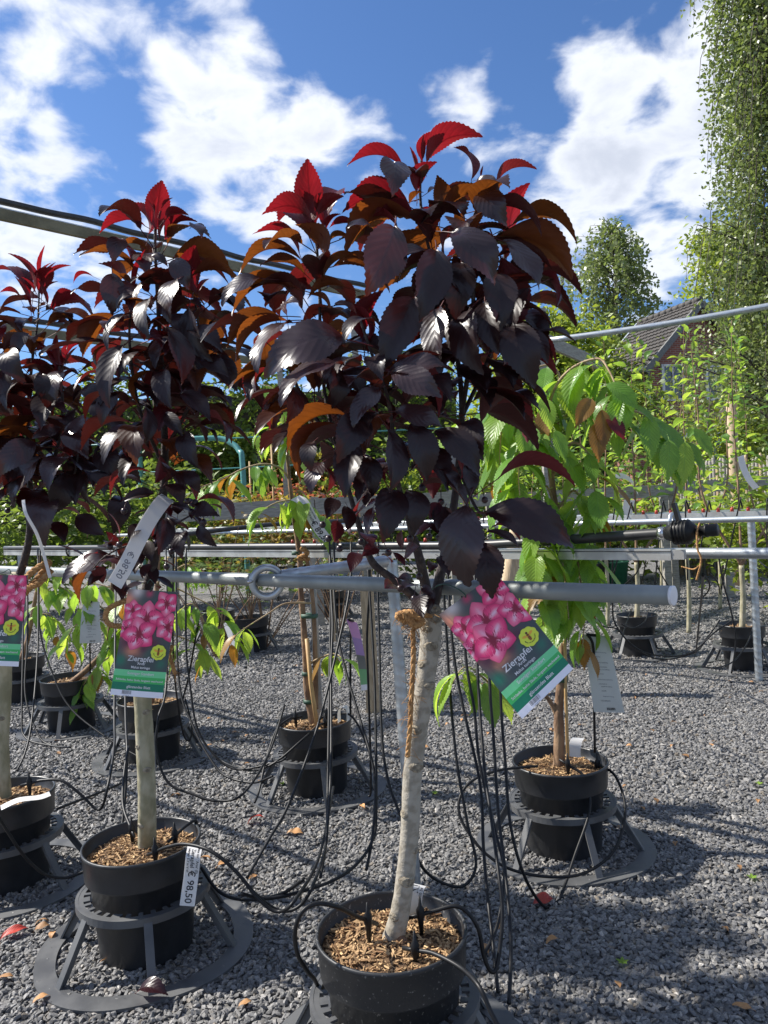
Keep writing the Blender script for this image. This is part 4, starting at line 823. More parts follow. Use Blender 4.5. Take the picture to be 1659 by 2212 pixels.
# tall slim crab apple
b = POTS['left']; tb = b + V((.006, .03, .307)); dl = 2.50
lp = [tb, P(318, 1740, 2.53), P(314, 1620, 2.51), P(308, 1500, 2.50), P(306, 1400, 2.50), P(310, 1300, 2.50)]
LB1 = [P(310, 1305, 2.50), P(330, 1220, 2.50), P(350, 1100, 2.50), P(356, 980, 2.50), P(352, 850, 2.50), P(345, 720, 2.50), P(338, 600, 2.50), P(335, 520, 2.50), P(336, 445, 2.50)]
LB2 = [P(350, 1000, 2.50), P(300, 880, 2.44), P(280, 740, 2.42), P(285, 640, 2.42)]
LB3 = [P(352, 980, 2.50), P(415, 860, 2.46), P(430, 740, 2.46), P(420, 640, 2.46)]
LB4 = [P(335, 1200, 2.50), P(280, 1180, 2.42), P(230, 1200, 2.40), P(200, 1230, 2.38)]
LB5 = [P(345, 1150, 2.50), P(400, 1120, 2.44), P(440, 1095, 2.42)]
left = crab('left', tb, lp, (.031, .029, .029, .028, .028, .029), [(LB1, (.020, .016, .013, .010, .007, .0045, .003)), (LB2, (.007, .005, .003)), (LB3, (.007, .005, .003)), (LB4, (.005, .003, .002)), (LB5, (.005, .003, .002))],
    'tall slim purple-leaved crab apple with an olive-grey trunk behind the upright flower card', dl, 'bark_olive', sc_=((.15, -30, .010), (.35, 25, .011), (.42, -40, .010), (.55, 40, .010), (.7, -25, .010), (.82, 20, .010)))
BX = lambda x: x * .4092
BY = lambda y: 411.5 + y * .4092
rowsL = [('B', 815, 120, 770, 40), ('B', 845, 110, 915, 38), ('B', 815, 100, 830, 30), ('B', 800, 170, 800, 100), ('R', 765, 188, 524, 228), ('R', 865, 260, 830, 150), ('R', 865, 160, 996, 130), ('R', 870, 255, 1042, 165), ('S', 1020, 190, 1060, 245), ('O', 782, 322, 622, 305), ('S', 640, 265, 598, 375), ('R', 690, 390, 630, 300), ('O', 760, 430, 690, 370), ('D', 800, 350, 880, 400), ('O', 908, 365, 1228, 475), ('S', 930, 370, 992, 515), ('S', 592, 450, 590, 645), ('R', 492, 455, 386, 490), ('O', 690, 510, 620, 440), ('O', 602, 652, 438, 885), ('D', 812, 580, 790, 765, -.03), ('D', 692, 660, 578, 835), ('D', 1008, 628, 1112, 885), ('D', 662, 828, 580, 1125, -.04), ('D', 880, 740, 952, 1005, -.05), ('S', 942, 480, 900, 685, -.04), ('O', 800, 950, 738, 1145, -.04), ('D', 870, 960, 900, 1140), ('D', 772, 1158, 770, 1325, -.03), ('O', 1018, 450, 1272, 505), ('D', 1150, 880, 1245, 1050), ('W', 1050, 1200, 1188, 1345), ('D', 980, 1288, 1040, 1455), ('W', 842, 1398, 820, 1545), ('D', 985, 1490, 1050, 1590), ('D', 880, 1740, 838, 1912, -.05), ('D', 972, 1812, 962, 1938, -.03), ('W', 1040, 1640, 1236, 1765), ('D', 1030, 1700, 1150, 1720), ('D', 1050, 1775, 1138, 1872), ('D', 810, 1605, 655, 1640), ('S', 600, 1950, 345, 2065, -.03), ('O', 570, 1955, 425, 2185, -.04), ('S', 560, 1990, 470, 2080, -.04), ('d', 900, 1550, 960, 1660), ('d', 740, 1760, 680, 1840), ('w', 620, 1880, 560, 1800), ('d', 760, 1850, 800, 1960), ('d', 720, 1900, 700, 2010), ('d', 800, 1980, 820, 2080), ('S', 610, 2060, 640, 2160), ('d', 1010, 1690, 900, 1660), ('D', 1140, 560, 1250, 640), ('D', 1080, 900, 1200, 980), ('W', 900, 1000, 1010, 1180), ('D', 620, 1080, 540, 1230), ('D', 960, 1080, 1100, 1210), ('D', 880, 1180, 960, 1290), ('W', 720, 1310, 700, 1440), ('D', 1000, 760, 1160, 850), ('O', 560, 820, 520, 940), ('R', 800, 860, 830, 800), ('D', 700, 560, 620, 620)]
hand_leaves(left, rowsL, BX, BY, (345, 800, 190, 420), 2.50, .24)
shoot_leaves(left, LB1, .0155, .19, .165, .28, .10, .2, 11, .7, end=.92)
shoot_leaves(left, LB2, .018, .19, .17, .15, .08, .22, 12, .7)
shoot_leaves(left, LB3, .018, .19, .17, .15, .06, .22, 13, .7)
smallk = lambda j, f: ('small', j.choice(('leaf_dark', 'leaf_wine', 'leaf_dark', 'leaf_shiny')))
shoot_leaves(left, LB4, .015, .085, .08, .15, 0, .3, 14, .8, kinds=smallk); shoot_leaves(left, LB5, .015, .085, .08, .15, 0, .3, 15, .8, kinds=smallk)
shoot_leaves(left, LB1, .018, .075, .08, .02, 0, .3, 16, .8, end=.3, kinds=smallk)
berries(left, [(730, 1885), (785, 1812), (655, 1692), (1010, 1695), (1030, 1645), (1075, 1750), (580, 1880), (630, 1870), (905, 1905), (880, 1985), (640, 1500), (990, 1640)], 2.38, BX, BY, .010)
# leftmost crab apple
b = POTS['far_left']; tb = b + V((-.02, .03, .307)); df = DEPTH(tb)
fp = [tb, P(2, 1600, df), P(8, 1500, df), P(10, 1400, df), P(20, 1300, df), P(40, 1240, df)]
FB1 = [P(20, 1300, df), P(60, 1180, df), P(65, 1050, df), P(60, 900, df), P(70, 780, df), P(82, 690, df), P(85, 610, df)]
FB2 = [P(62, 1100, df), P(120, 980, df - .08), P(135, 880, df - .1), P(128, 790, df - .1)]
FB3 = [P(62, 1000, df), P(10, 880, df - .05), P(-20, 760, df - .05)]
FB4 = [P(62, 1120, df), P(150, 1050, df - .15), P(170, 960, df - .18)]
fl = crab('far', tb, fp, (.033, .031, .030, .030, .030, .026), [(FB1, (.018, .014, .010, .006, .004, .003)), (FB2, (.009, .006, .004)), (FB3, (.008, .005, .003)), (FB4, (.008, .005, .003))],
    'purple-leaved crab apple half out of the picture, tied with coir to the grey pipe', df, 'bark_olive', sc_=((.3, 20, .01), (.55, 30, .01)))
rowsF = [('B', 200, 530, 195, 435), ('B', 185, 540, 110, 455), ('B', 230, 540, 310, 480), ('R', 112, 582, -5, 540), ('B', 160, 620, 75, 450), ('B', 250, 600, 200, 470), ('R', 262, 635, 482, 655), ('O', 60, 700, -20, 760), ('O', 250, 720, 400, 700), ('R', 345, 905, 432, 805), ('R', 292, 952, 138, 972), ('R', 290, 930, 230, 840), ('O', 530, 1005, 386, 1045), ('S', 350, 1280, 500, 1240, -.04), ('S', 355, 1290, 455, 1410, -.05), ('D', 470, 1140, 642, 1285), ('S', 315, 1258, 178, 1305), ('S', 185, 1340, 2, 1495), ('S', 222, 1418, 80, 1650), ('D', 342, 1500, 290, 1695), ('D', 522, 1468, 478, 1645), ('D', 560, 1378, 645, 1535), ('D', 640, 1390, 735, 1535), ('D', 620, 1620, 600, 1800), ('O', 205, 1400, 190, 1560), ('S', 330, 960, 300, 1100), ('D', 220, 980, 250, 1150), ('D', 60, 860, 130, 1010), ('D', 120, 1030, 40, 1150), ('W', 400, 950, 330, 1080), ('O', 180, 1210, 20, 1380), ('O', 260, 1220, 60, 1330), ('D', 440, 1060, 560, 1130), ('D', 40, 960, -20, 1150), ('D', 420, 1500, 400, 1650), ('W', 300, 700, 420, 800), ('D', 150, 760, 90, 880), ('d', 400, 1720, 550, 1820), ('d', 280, 1750, 340, 1860), ('D', 60, 1450, 30, 1600)]
hand_leaves(fl, rowsF, BX, BY, (60, 900, 190, 330), df, .28)
shoot_leaves(fl, FB1, .019, .215, .185, .3, .08, .2, 21, .7); shoot_leaves(fl, FB2, .020, .215, .185, .1, .10, .2, 22, .7); shoot_leaves(fl, FB3, .022, .215, .185, .1, .06, .2, 23, .7); shoot_leaves(fl, FB4, .018, .215, .185, .2, .04, .15, 24, .8)
berries(fl, [(40, 1690), (230, 1720), (300, 1650)], df - .15, BX, BY, .011)

# ------------------------------------------------------------------ cherries
def cherry(key, base, trunks, branches, label, lsz, step, tmat='bark_brown', amber=.06, lime=.4, maxn=240, sd=1, hang=.9, bmat=None):
    t = thing('hanging_cherry', base, label, 'tree', 'potted hanging cherries'); TR[key] = t; j = random.Random(sd)
    for (pth, r) in trunks: mk('trunk', *trunk_tube(pth, r, 12, 10, .14, sd), MT[tmat], t)
    n = 0
    for (pth, r, s0) in branches:
        pp = crom(pth, 10); mk('branch', *tube(pp, [r + (.0016 - r) * i / (len(pp) - 1) for i in range(len(pp))], 7), MT[bmat or 'bark_tan'], t)
        ln = [0.]
        for i in range(1, len(pp)): ln.append(ln[-1] + (pp[i] - pp[i - 1]).length)
        s = ln[-1] * s0
        while s < ln[-1] and n < maxn:
            i = min(max(k for k in range(len(ln)) if ln[k] <= s), len(pp) - 2); p = pp[i]; f = s / ln[-1]; a = j.uniform(0, 6.283); out = V((math.cos(a), math.sin(a) * .8 - .25, 0))
            l = lsz * j.uniform(.7, 1.2) * (1 if f < .9 else .7); b = p + out * l * .12 - UP * l * .08; tp = b + (out * j.uniform(.15, .7) - UP * hang * j.uniform(.6, 1.1)).normalized() * l
            x = j.random(); mt = 'leaf_amber' if (x < amber or (f > .93 and x < .4)) else ('leaf_lime' if x < amber + lime else 'leaf_green')
            leaf(t, j.choice(CHERRY), b, tp, out + UP * .5 + TOCAM * j.uniform(-.2, .6), MT[mt]); n += 1; s += step * j.uniform(.6, 1.4)
    return t
b = POTS['cherry']; tb = b + V((0, .02, .307)); dc = DEPTH(tb)
CP = lambda pts, d0=0., d1=None: [P(u, v, dc + d0 + ((d1 if d1 is not None else d0) - d0) * i / max(1, len(pts) - 1)) for i, (u, v) in enumerate(pts)]
ct = [tb] + CP([(1208, 1600), (1207, 1530), (1213, 1450), (1218, 1330), (1212, 1200), (1200, 1100), (1185, 980), (1178, 880), (1180, 820)])
cherry('cherry', tb, [(ct, (.026, .022, .018, .016, .015, .014, .012, .010, .007)), (CP([(1210, 1560), (1196, 1530), (1180, 1505), (1150, 1480)]), (.012, .009, .006))],
  [(CP([(1185, 960), (1190, 860), (1230, 800), (1290, 775), (1315, 800), (1335, 850), (1350, 920)], 0, -.3), .008, .15), (CP([(1185, 930), (1240, 890), (1330, 880), (1400, 900), (1450, 945), (1490, 1000)], 0, -.2), .008, .2),
   (CP([(1180, 950), (1130, 870), (1090, 900), (1080, 980), (1085, 1040)], 0, -.1), .007, .2), (CP([(1185, 1000), (1160, 920), (1130, 940), (1120, 1020), (1125, 1090)], 0, -.25), .007, .2), (CP([(1190, 1040), (1230, 960), (1270, 980), (1285, 1060), (1290, 1130)], 0, -.2), .007, .2),
   (CP([(1200, 1100), (1180, 1050), (1165, 1090), (1160, 1180), (1170, 1260)], 0, -.15), .006, .2), (CP([(1205, 1100), (1240, 1060), (1265, 1110), (1275, 1200), (1270, 1290)], 0, -.1), .006, .2), (CP([(1212, 1200), (1190, 1170), (1170, 1220), (1165, 1300), (1180, 1370)], 0, -.1), .005, .2),
   (CP([(1212, 1200), (1240, 1190), (1255, 1260), (1262, 1340), (1258, 1400)], 0, -.1), .005, .2), (CP([(1215, 1240), (1215, 1215), (1222, 1270), (1230, 1350)], -.05, -.15), .004, .2), (CP([(1150, 1480), (1080, 1490), (1010, 1440), (975, 1480)], 0, -.25), .006, .55), (CP([(1185, 990), (1060, 960), (1000, 900), (985, 960)], .1, .2), .006, .4), (CP([(1200, 880), (1210, 820), (1190, 790), (1150, 800), (1110, 850), (1050, 900), (1045, 980)], .05, .1), .006, .3)],
  'large hanging cherry with drooping serrated green leaves in the second row', .185, .0225, amber=.03, lime=.40, maxn=299, sd=5)
tr = TR['cherry']
for (bu, bv, tu, tv, mt) in ((1278, 862, 1242, 925, 'leaf_amber'), (1285, 915, 1293, 1000, 'leaf_amber'), (1300, 885, 1305, 975, 'leaf_amber'), (1310, 900, 1350, 955, 'leaf_red'), (1170, 860, 1190, 935, 'leaf_lime'), (1200, 930, 1222, 1000, 'leaf_green'), (1130, 920, 1130, 995, 'leaf_green'), (1310, 830, 1380, 890, 'leaf_green'), (1400, 895, 1405, 1000, 'leaf_green'), (1445, 950, 1440, 1045, 'leaf_green'), (1480, 955, 1475, 1050, 'leaf_lime'), (1500, 925, 1540, 990, 'leaf_green')):
    leaf(tr, CHERRY[bu % 4], P(bu, bv, dc - .32), P(tu, tv, dc - .36), TOCAM + UP * .5, MT[mt])
mk('cane', *tube([b + V((.025, -.03, .26)), P(1222, 1500, dc - .02), P(1218, 1300, dc - .02), P(1205, 1150, dc - .02)], .007, 8), MT['bamboo'], tr)
mk('tie', *tube([P(1213, 1450, dc), P(1213.5, 1472, dc)], .026, 12), MT['tape_green'], tr)
# twin-stemmed cherry
b = POTS['mid']; tb = b + V((.0, .02, .303)); d2 = DEPTH(tb)
MP = lambda pts, d0=0., d1=None: [P(u, v, d2 + d0 + ((d1 if d1 is not None else d0) - d0) * i / max(1, len(pts) - 1)) for i, (u, v) in enumerate(pts)]
mt_ = [tb] + MP([(665, 1500), (660, 1420), (655, 1340), (650, 1280), (648, 1210), (640, 1150), (628, 1060), (622, 1000), (617, 940)])
ms_ = [tb + V((.01, 0, .1))] + MP([(682, 1460), (680, 1380), (676, 1300), (668, 1240), (658, 1180)])
cherry('mid', tb, [(mt_, (.022, .018, .016, .015, .014, .012, .009, .007)), (ms_, (.014, .013, .012, .011, .010, .008))],
  [(MP([(625, 1035), (610, 1015), (590, 1005), (560, 1003), (520, 1015), (480, 1035), (430, 1055), (400, 1075)], 0, -.2), .007, .15), (MP([(676, 1303), (640, 1302), (610, 1306), (580, 1325), (540, 1350), (512, 1370), (495, 1395)], 0, -.25), .006, .72), (MP([(664, 1435), (690, 1422), (720, 1412), (745, 1425)], 0, -.15), .006, .4),
   (MP([(630, 1080), (600, 1085), (570, 1100), (545, 1120)], 0, -.1), .005, .1), (MP([(640, 1140), (660, 1100), (680, 1110), (690, 1150)], 0, -.1), .005, .2), (MP([(617, 945), (600, 920), (580, 925), (570, 950)], 0, -.1), .004, .1), (MP([(622, 1000), (640, 940), (650, 900), (645, 870)], 0, 0), .004, .2), (MP([(630, 1090), (645, 1060), (665, 1080), (670, 1120)], -.05, -.15), .004, .1), (MP([(615, 940), (612, 890), (590, 840), (560, 830)], 0, .1), .004, .2)],
  'twin-stemmed cherry tied to a cane, with long leaves on an arching twig', .155, .025, 'bark_brown', .10, .5, 150, 9)
mk('cane', *tube([b + V((.03, -.05, .24)), P(672, 1480, d2 - .05), P(663, 1380, d2 - .04)], .011, 8), MT['bamboo'], TR['mid'])
for (u, v, r) in ((668, 1515, .030), (663, 1455, .026), (668, 1330, .045), (640, 1195, .024)): mk('tie', *tube([P(u, v - 4, d2), P(u, v + 4, d2)], r, 12), MT['tape_green'], TR['mid'])
# small cherry with low twigs
def small_cherry(key, pk, us, label, br, sd, mx=90):
    b = POTS[pk]; tb = b + V((0, 0, .303)); d = DEPTH(tb); f = lambda pts, dd=0.: [P(u, v, d + dd) for (u, v) in pts]
    cherry(key, tb, [([tb] + f(us), (.022, .018, .016, .013, .009))], [(f(q, -.12), .006, s0) for (q, s0) in br], label, .17, .028, 'bark_brown', .02, .45, mx, sd)
small_cherry('b', 'back_b', [(228, 1400), (240, 1300), (245, 1230), (250, 1150)], 'small cherry with low leafy twigs left of the upright flower card', [([(235, 1340), (180, 1340), (150, 1370), (140, 1420)], .2), ([(228, 1400), (300, 1330), (340, 1300), (370, 1330)], .2), ([(240, 1330), (200, 1300), (170, 1320)], .3), ([(235, 1420), (210, 1440), (180, 1480), (170, 1520)], .1), ([(240, 1300), (290, 1390), (300, 1440)], .3), ([(230, 1410), (250, 1380), (280, 1400), (300, 1440)], .1), ([(240, 1270), (190, 1260), (170, 1290)], .2)], 31, 110)
small_cherry('a', 'back_a', [(330, 1420), (335, 1330), (340, 1250), (345, 1150)], 'small cherry hidden behind the tall slim crab apple', [([(332, 1400), (400, 1310), (430, 1320), (450, 1370)], .4), ([(334, 1360), (400, 1380), (430, 1400), (440, 1440)], .5), ([(335, 1330), (290, 1280), (260, 1300)], .4), ([(338, 1250), (420, 1290), (470, 1320), (490, 1380)], .6), ([(338, 1260), (400, 1220), (430, 1240)], .4)], 33, 90)
small_cherry('c', 'back_c', [(60, 1380), (75, 1300), (85, 1240), (90, 1150)], 'small cherry behind the leftmost crab apple', [([(70, 1330), (110, 1270), (150, 1280), (170, 1330)], .2), ([(80, 1260), (120, 1230), (150, 1240)], .2), ([(70, 1330), (110, 1330), (125, 1380)], .2)], 35, 60)
# ------------------------------------------------------------------ slim apple trees and slim maples behind
def apple(name, u, v0, d, vtop, label, nl, sd, stems=1, fruit=10, group='slim apple trees behind the third rail', base=None, wide=.35, lsz=.115, tmat='bark_olive'):
    j = random.Random(sd); b = base or gp(u, d); p0 = P(u, v0, d); p0.z = max(p0.z, b.z + .1); t = thing(name, b, label, 'tree', group)
    fork = V((b.x + .02, b.y, max(.75, b.z + .5))); mk('trunk', *trunk_tube([b, b.lerp(fork, .5) + V((.012, 0, 0)), fork], (.024, .021, .019), 10, 6, .12, sd), MT[tmat], t); top = P(u, vtop, d); cnt = 0
    for s in range(stems):
        dx = (s - (stems - 1) / 2) * wide; e = V((top.x + dx, top.y + j.uniform(-.2, .2), top.z - abs(dx) * .6 - j.uniform(0, .2)))
        pth = [fork, fork.lerp(e, .3) + V((dx * .45, 0, 0)), fork.lerp(e, .65) + V((dx * .15 + j.uniform(-.03, .03), 0, 0)), e]; pp = crom(pth, 12)
        mk('branch', *tube(pp, [.012 + (.002 - .012) * i / (len(pp) - 1) for i in range(len(pp))], 6), MT['bark_brown'], t); a = j.uniform(0, 6)
        for k in range(nl // stems):
            f = .2 + .8 * (k + j.random()) / (nl // stems); q = min(int(f * (len(pp) - 1)), len(pp) - 2); p = pp[q].lerp(pp[q + 1], j.random()); a += 2.4; out = V((math.cos(a), math.sin(a), 0)); sp = (1 - f) * .22 * j.random()
            bb = p + out * (.03 + sp); l = lsz * j.uniform(.7, 1.25) * (1 if f < .92 else .7); tp = bb + (out + UP * (j.uniform(-.6, .5) if f < .9 else 1.0)).normalized() * l
            leaf(t, j.choice(APPLE), bb, tp, UP + out * .2 + V((j.uniform(-.4, .4), j.uniform(-.4, .4), 0)), MT[j.choice(('leaf_apple', 'leaf_apple', 'leaf_lime'))]); cnt += 1
        for k in range(fruit // stems):
            f = j.uniform(.25, .7); q = int(f * (len(pp) - 1)); a = j.uniform(0, 6.28); mk('fruit', *ball(pp[q] + V((math.cos(a) * .07, math.sin(a) * .07, 0)), .017, 8, 6), FRUIT, t)
    return t
FRUIT = M('green_fruit', (.28, .38, .10), (.36, .36, .12), rough=.4, scale=20)
def soilp(k, z=.31): q = POTS[k]; return V((q.x, q.y, z))
apple('apple_tree', 1375, 1300, 6.8, 700, 'slim apple tree in the pot under the hose valve', 110, 41, 3, 10, base=soilp('row_a'), wide=.42)
apple('apple_tree', 1600, 1320, 6.1, 640, 'slim apple tree with many small green apples next to the ribbed steel post', 130, 42, 3, 26, base=soilp('row_b'), wide=.40)
apple('apple_tree', 1475, 1250, 7.6, 650, 'slim forked apple tree between the two potted apple trees', 110, 43, 3, 14, wide=.50)
apple('apple_tree', 1300, 1250, 8.2, 690, 'slim single-stemmed apple tree left of the house gable', 50, 44, 1, 4)
apple('apple_tree', 1545, 1200, 9.0, 760, 'slim apple tree in front of the round pale wooden post', 110, 45, 2, 16, wide=.6)
apple('apple_tree', 1660, 1200, 7.4, 680, 'slim apple tree at the far end of the third rail', 110, 46, 2, 12, wide=.5)
apple('apple_tree', 1420, 1200, 10.5, 860, 'bushy apple tree in front of the brick wall', 130, 47, 3, 10, wide=.7, lsz=.11)
apple('apple_tree', 1250, 1200, 10.0, 820, 'bushy young tree behind the hanging cherry', 200, 48, 3, 0, wide=.8, lsz=.12)
apple('apple_tree', 1100, 1200, 9.0, 850, 'leafy young tree behind the shaded crown of the centre crab apple', 200, 49, 3, 0, wide=.7, lsz=.11)
def bush(name, u, d, zc, r, n, size, mat, label, cat='shrub', trunk=.02, zb=0.):
    b = gp(u, d); b.z = zb; return blob_tree(name, b, [(b + V((0, 0, zc)), (r[0], r[1], r[2])), (b + V((r[0] * .4, 0, zc - r[2] * .4)), (r[0] * .8, r[1], r[2] * .7))], n, size, mat, label, cat, trunk_r=trunk, clump=.33)
bush('shrub', 1330, 12, 1.0, (1.5, .6, .75), 3200, .06, FM['maple'], 'low bright green shrub before the grey timber rail')
bush('shrub', 1560, 15.5, 2.3, (1.7, .5, .9), 3200, .065, FM['maple'], 'tall light green shrub behind the paling fence')
bush('shrub', 1620, 8.2, 1.0, (.7, .4, .6), 1700, .05, FM['maple'], 'bright green shrub behind the ribbed steel post')
bush('shrub', 1160, 13, 1.3, (1.6, .6, 1.0), 3200, .07, FM['mid'], 'leafy green shrub behind the column of hanging leaves')
bush('shrub', 1000, 12, 1.3, (1.3, .6, 1.0), 2600, .07, FM['maple'], 'yellow-green shrub behind the lower right of the centre crown')
bush('shrub', 690, 13, 1.5, (1.2, .5, .5), 1400, .06, FM['red'], 'reddish pink shrub beyond the arching cherry twig')
bush('shrub', 470, 13, 1.35, (1.2, .5, .45), 1400, .06, FM['yellow'], 'yellowish shrub beyond the grey timber rail')
bush('shrub', 590, 12, 1.25, (1.2, .5, .45), 1500, .055, FM['acer'], 'orange-tinged shrub left of the pale wooden post')
bush('shrub', 830, 12, 1.4, (1.4, .5, 1.0), 2400, .07, FM['mid'], 'green shrub behind the bare lower stems of the centre crab apple')
bush('shrub', 250, 12, 1.4, (1.6, .5, .9), 2400, .07, FM['mid'], 'green shrub glimpsed between the two left crowns')
bush('shrub', 40, 12, 1.3, (1.6, .5, .9), 2000, .07, FM['mid'], 'green shrub behind the crown at the left picture end')
# star-leaved maples in the row behind
def star_mesh():
    vs_ = [(0, 0, 0)]; fs = []
    for k in range(14):
        a = 6.2832 * k / 14 + .22; r = (1.0, .28)[k % 2] * (.55 if 5 < k < 9 else 1); vs_.append((r * math.cos(a), r * math.sin(a), -.12 * r))
    for k in range(14): fs.append((0, 1 + k, 1 + (k + 1) % 14))
    return mesh('star_leaf', vs_, fs, FM['acer'], True, uv=[(.5, .5)] * 15)
STAR = star_mesh()
def acer(u, d, zc, r, n, label, base=None, kinds=('acer', 'acer_green'), sz=.04, sd=3):
    j = random.Random(sd); b = base or gp(u, d); t = thing('potted_maple', b, label, 'shrub', 'slim maples behind the tie pipes'); c = V((gp(u, d).x, b.y, zc))
    for k in range(9):
        e = c + V((j.uniform(-1, 1) * r[0], j.uniform(-1, 1) * r[1], j.uniform(-.8, 1) * r[2])); mk('stem', *tube(crom([b, b.lerp(e, .5) + V((0, 0, .08)), e], 5), [.009 - .0006 * i for i in range(11)], 5), MT['bark_brown'], t)
    for k in range(n):
        q = V((j.gauss(0, .5), j.gauss(0, .5), j.gauss(0, .5))); p = c + V((max(-1.3, min(1.3, q.x)) * r[0], q.y * r[1], max(-1.2, min(1.2, q.z)) * r[2])); dr = V((j.gauss(0, 1), j.gauss(0, 1) - .5, j.gauss(0, .4) - .2)).normalized()
        leaf(t, STAR, p, p + dr * sz * j.uniform(.7, 1.4), UP + V((j.gauss(0, .4), j.gauss(0, .4) - .3, 0)), FM[j.choice(kinds)])
acer(450, 7.6, 1.02, (.75, .4, .30), 240, 'wide low maple with orange-tinged leaves left of the eye ring', sd=1)
acer(560, 8.0, 1.02, (.75, .4, .34), 240, 'wide low maple with orange-tinged leaves behind the eye ring', base=None, sd=2)
acer(720, 8.4, 1.0, (.7, .4, .34), 160, 'low maple behind the centre crab apple stems', sd=3)
for k, lb, sd, u in (('acer_a', 'small green maple in the pot behind the eye ring', 5, 545), ('acer_c', 'small green maple in the pot with a white tag', 6, 470), ('acer_b', 'small shaded maple in the pot behind the twin-stemmed cherry', 7, 715)):
    q = POTS[k]; bq = soilp(k); 
    j = random.Random(sd); t = thing('potted_maple', bq, lb, 'shrub', 'small maples in pots behind the tie pipes')
    for i in range(6):
        e = bq + V((j.uniform(-.3, .3), j.uniform(-.2, .2), j.uniform(.3, .65))); mk('stem', *tube(crom([bq, bq.lerp(e, .5) + V((0, 0, .08)), e], 5), [.008 - .0005 * i for i in range(11)], 5), MT['bark_brown'], t)
    for i in range(90):
        p = bq + V((j.gauss(0, .17), j.gauss(0, .12), .42 + j.gauss(0, .14))); dr = V((j.gauss(0, 1), j.gauss(0, 1) - .5, j.gauss(0, .4) - .2)).normalized(); leaf(t, STAR, p, p + dr * .055 * j.uniform(.7, 1.4), UP + V((j.gauss(0, .4), j.gauss(0, .4) - .3, 0)), FM['acer_green'])

# ------------------------------------------------------------------ flower cards, tags, rope
TXT = {}
def text2d(s, bold=.012):
    if (s, bold) in TXT: return TXT[(s, bold)]
    cu = bpy.data.curves.new('t', 'FONT'); cu.body = s; cu.size = 1.0; cu.align_x = 'CENTER'; cu.resolution_u = 3; cu.offset = bold
    ob = bpy.data.objects.new('t', cu); COL.objects.link(ob); bpy.context.view_layer.update()
    me = ob.evaluated_get(bpy.context.evaluated_depsgraph_get()).to_mesh(); vs_ = [(v.co.x, v.co.y) for v in me.vertices]; fs = [tuple(p.vertices) for p in me.polygons]
    ob.to_mesh_clear(); bpy.data.objects.remove(ob); bpy.data.curves.remove(cu)
    w_ = max(x for x, y in vs_) - min(x for x, y in vs_); TXT[(s, bold)] = (vs_, fs, w_); return TXT[(s, bold)]
class Sheet:
    """flat sheet between four world corners (bottom left, bottom right, top right, top left); x, y in 0..1; print sits just above it"""
    def __init__(s, bl, br, tr_, tl, bow=0., bowy=0.):
        s.c = [V(q) for q in (bl, br, tr_, tl)]; s.n = (s.c[1] - s.c[0]).cross(s.c[3] - s.c[0]).normalized(); s.bow = bow; s.bowy = bowy
        s.asp = ((s.c[3] - s.c[0]).length) / ((s.c[1] - s.c[0]).length)
    def __call__(s, x, y, lift=0.):
        a = s.c[0].lerp(s.c[1], x); b = s.c[3].lerp(s.c[2], x); return a.lerp(b, y) + s.n * (lift + s.bow * 4 * x * (1 - x) + s.bowy * 4 * y * (1 - y))
    def grid(s, x0, x1, y0, y1, nx, ny, lift):
        vs_ = [s(x0 + (x1 - x0) * i / nx, y0 + (y1 - y0) * j / ny, lift) for j in range(ny + 1) for i in range(nx + 1)]
        return vs_, [(j * (nx + 1) + i, j * (nx + 1) + i + 1, (j + 1) * (nx + 1) + i + 1, (j + 1) * (nx + 1) + i) for j in range(ny) for i in range(nx)]
    def text(s, str_, x, y, h, lift, ang=0., maxw=None):
        vs_, fs, w_ = text2d(str_); sc_ = h; 
        if maxw and w_ * sc_ > maxw: sc_ = maxw / w_
        ca, sa = math.cos(ang), math.sin(ang); return [s(x + (px * ca - py * sa) * sc_, y + (px * sa + py * ca) * sc_ / s.asp, lift) for px, py in vs_], fs
PINK = lin(246, 62, 128); MAG = lin(226, 36, 110); ROSE = lin(250, 120, 158); PALE = lin(250, 222, 240); CRIM = lin(150, 20, 60)
SLATE = lin(66, 76, 80); PEACH = lin(238, 150, 118); TEAL = lin(40, 120, 96); PLUM = lin(92, 40, 66)
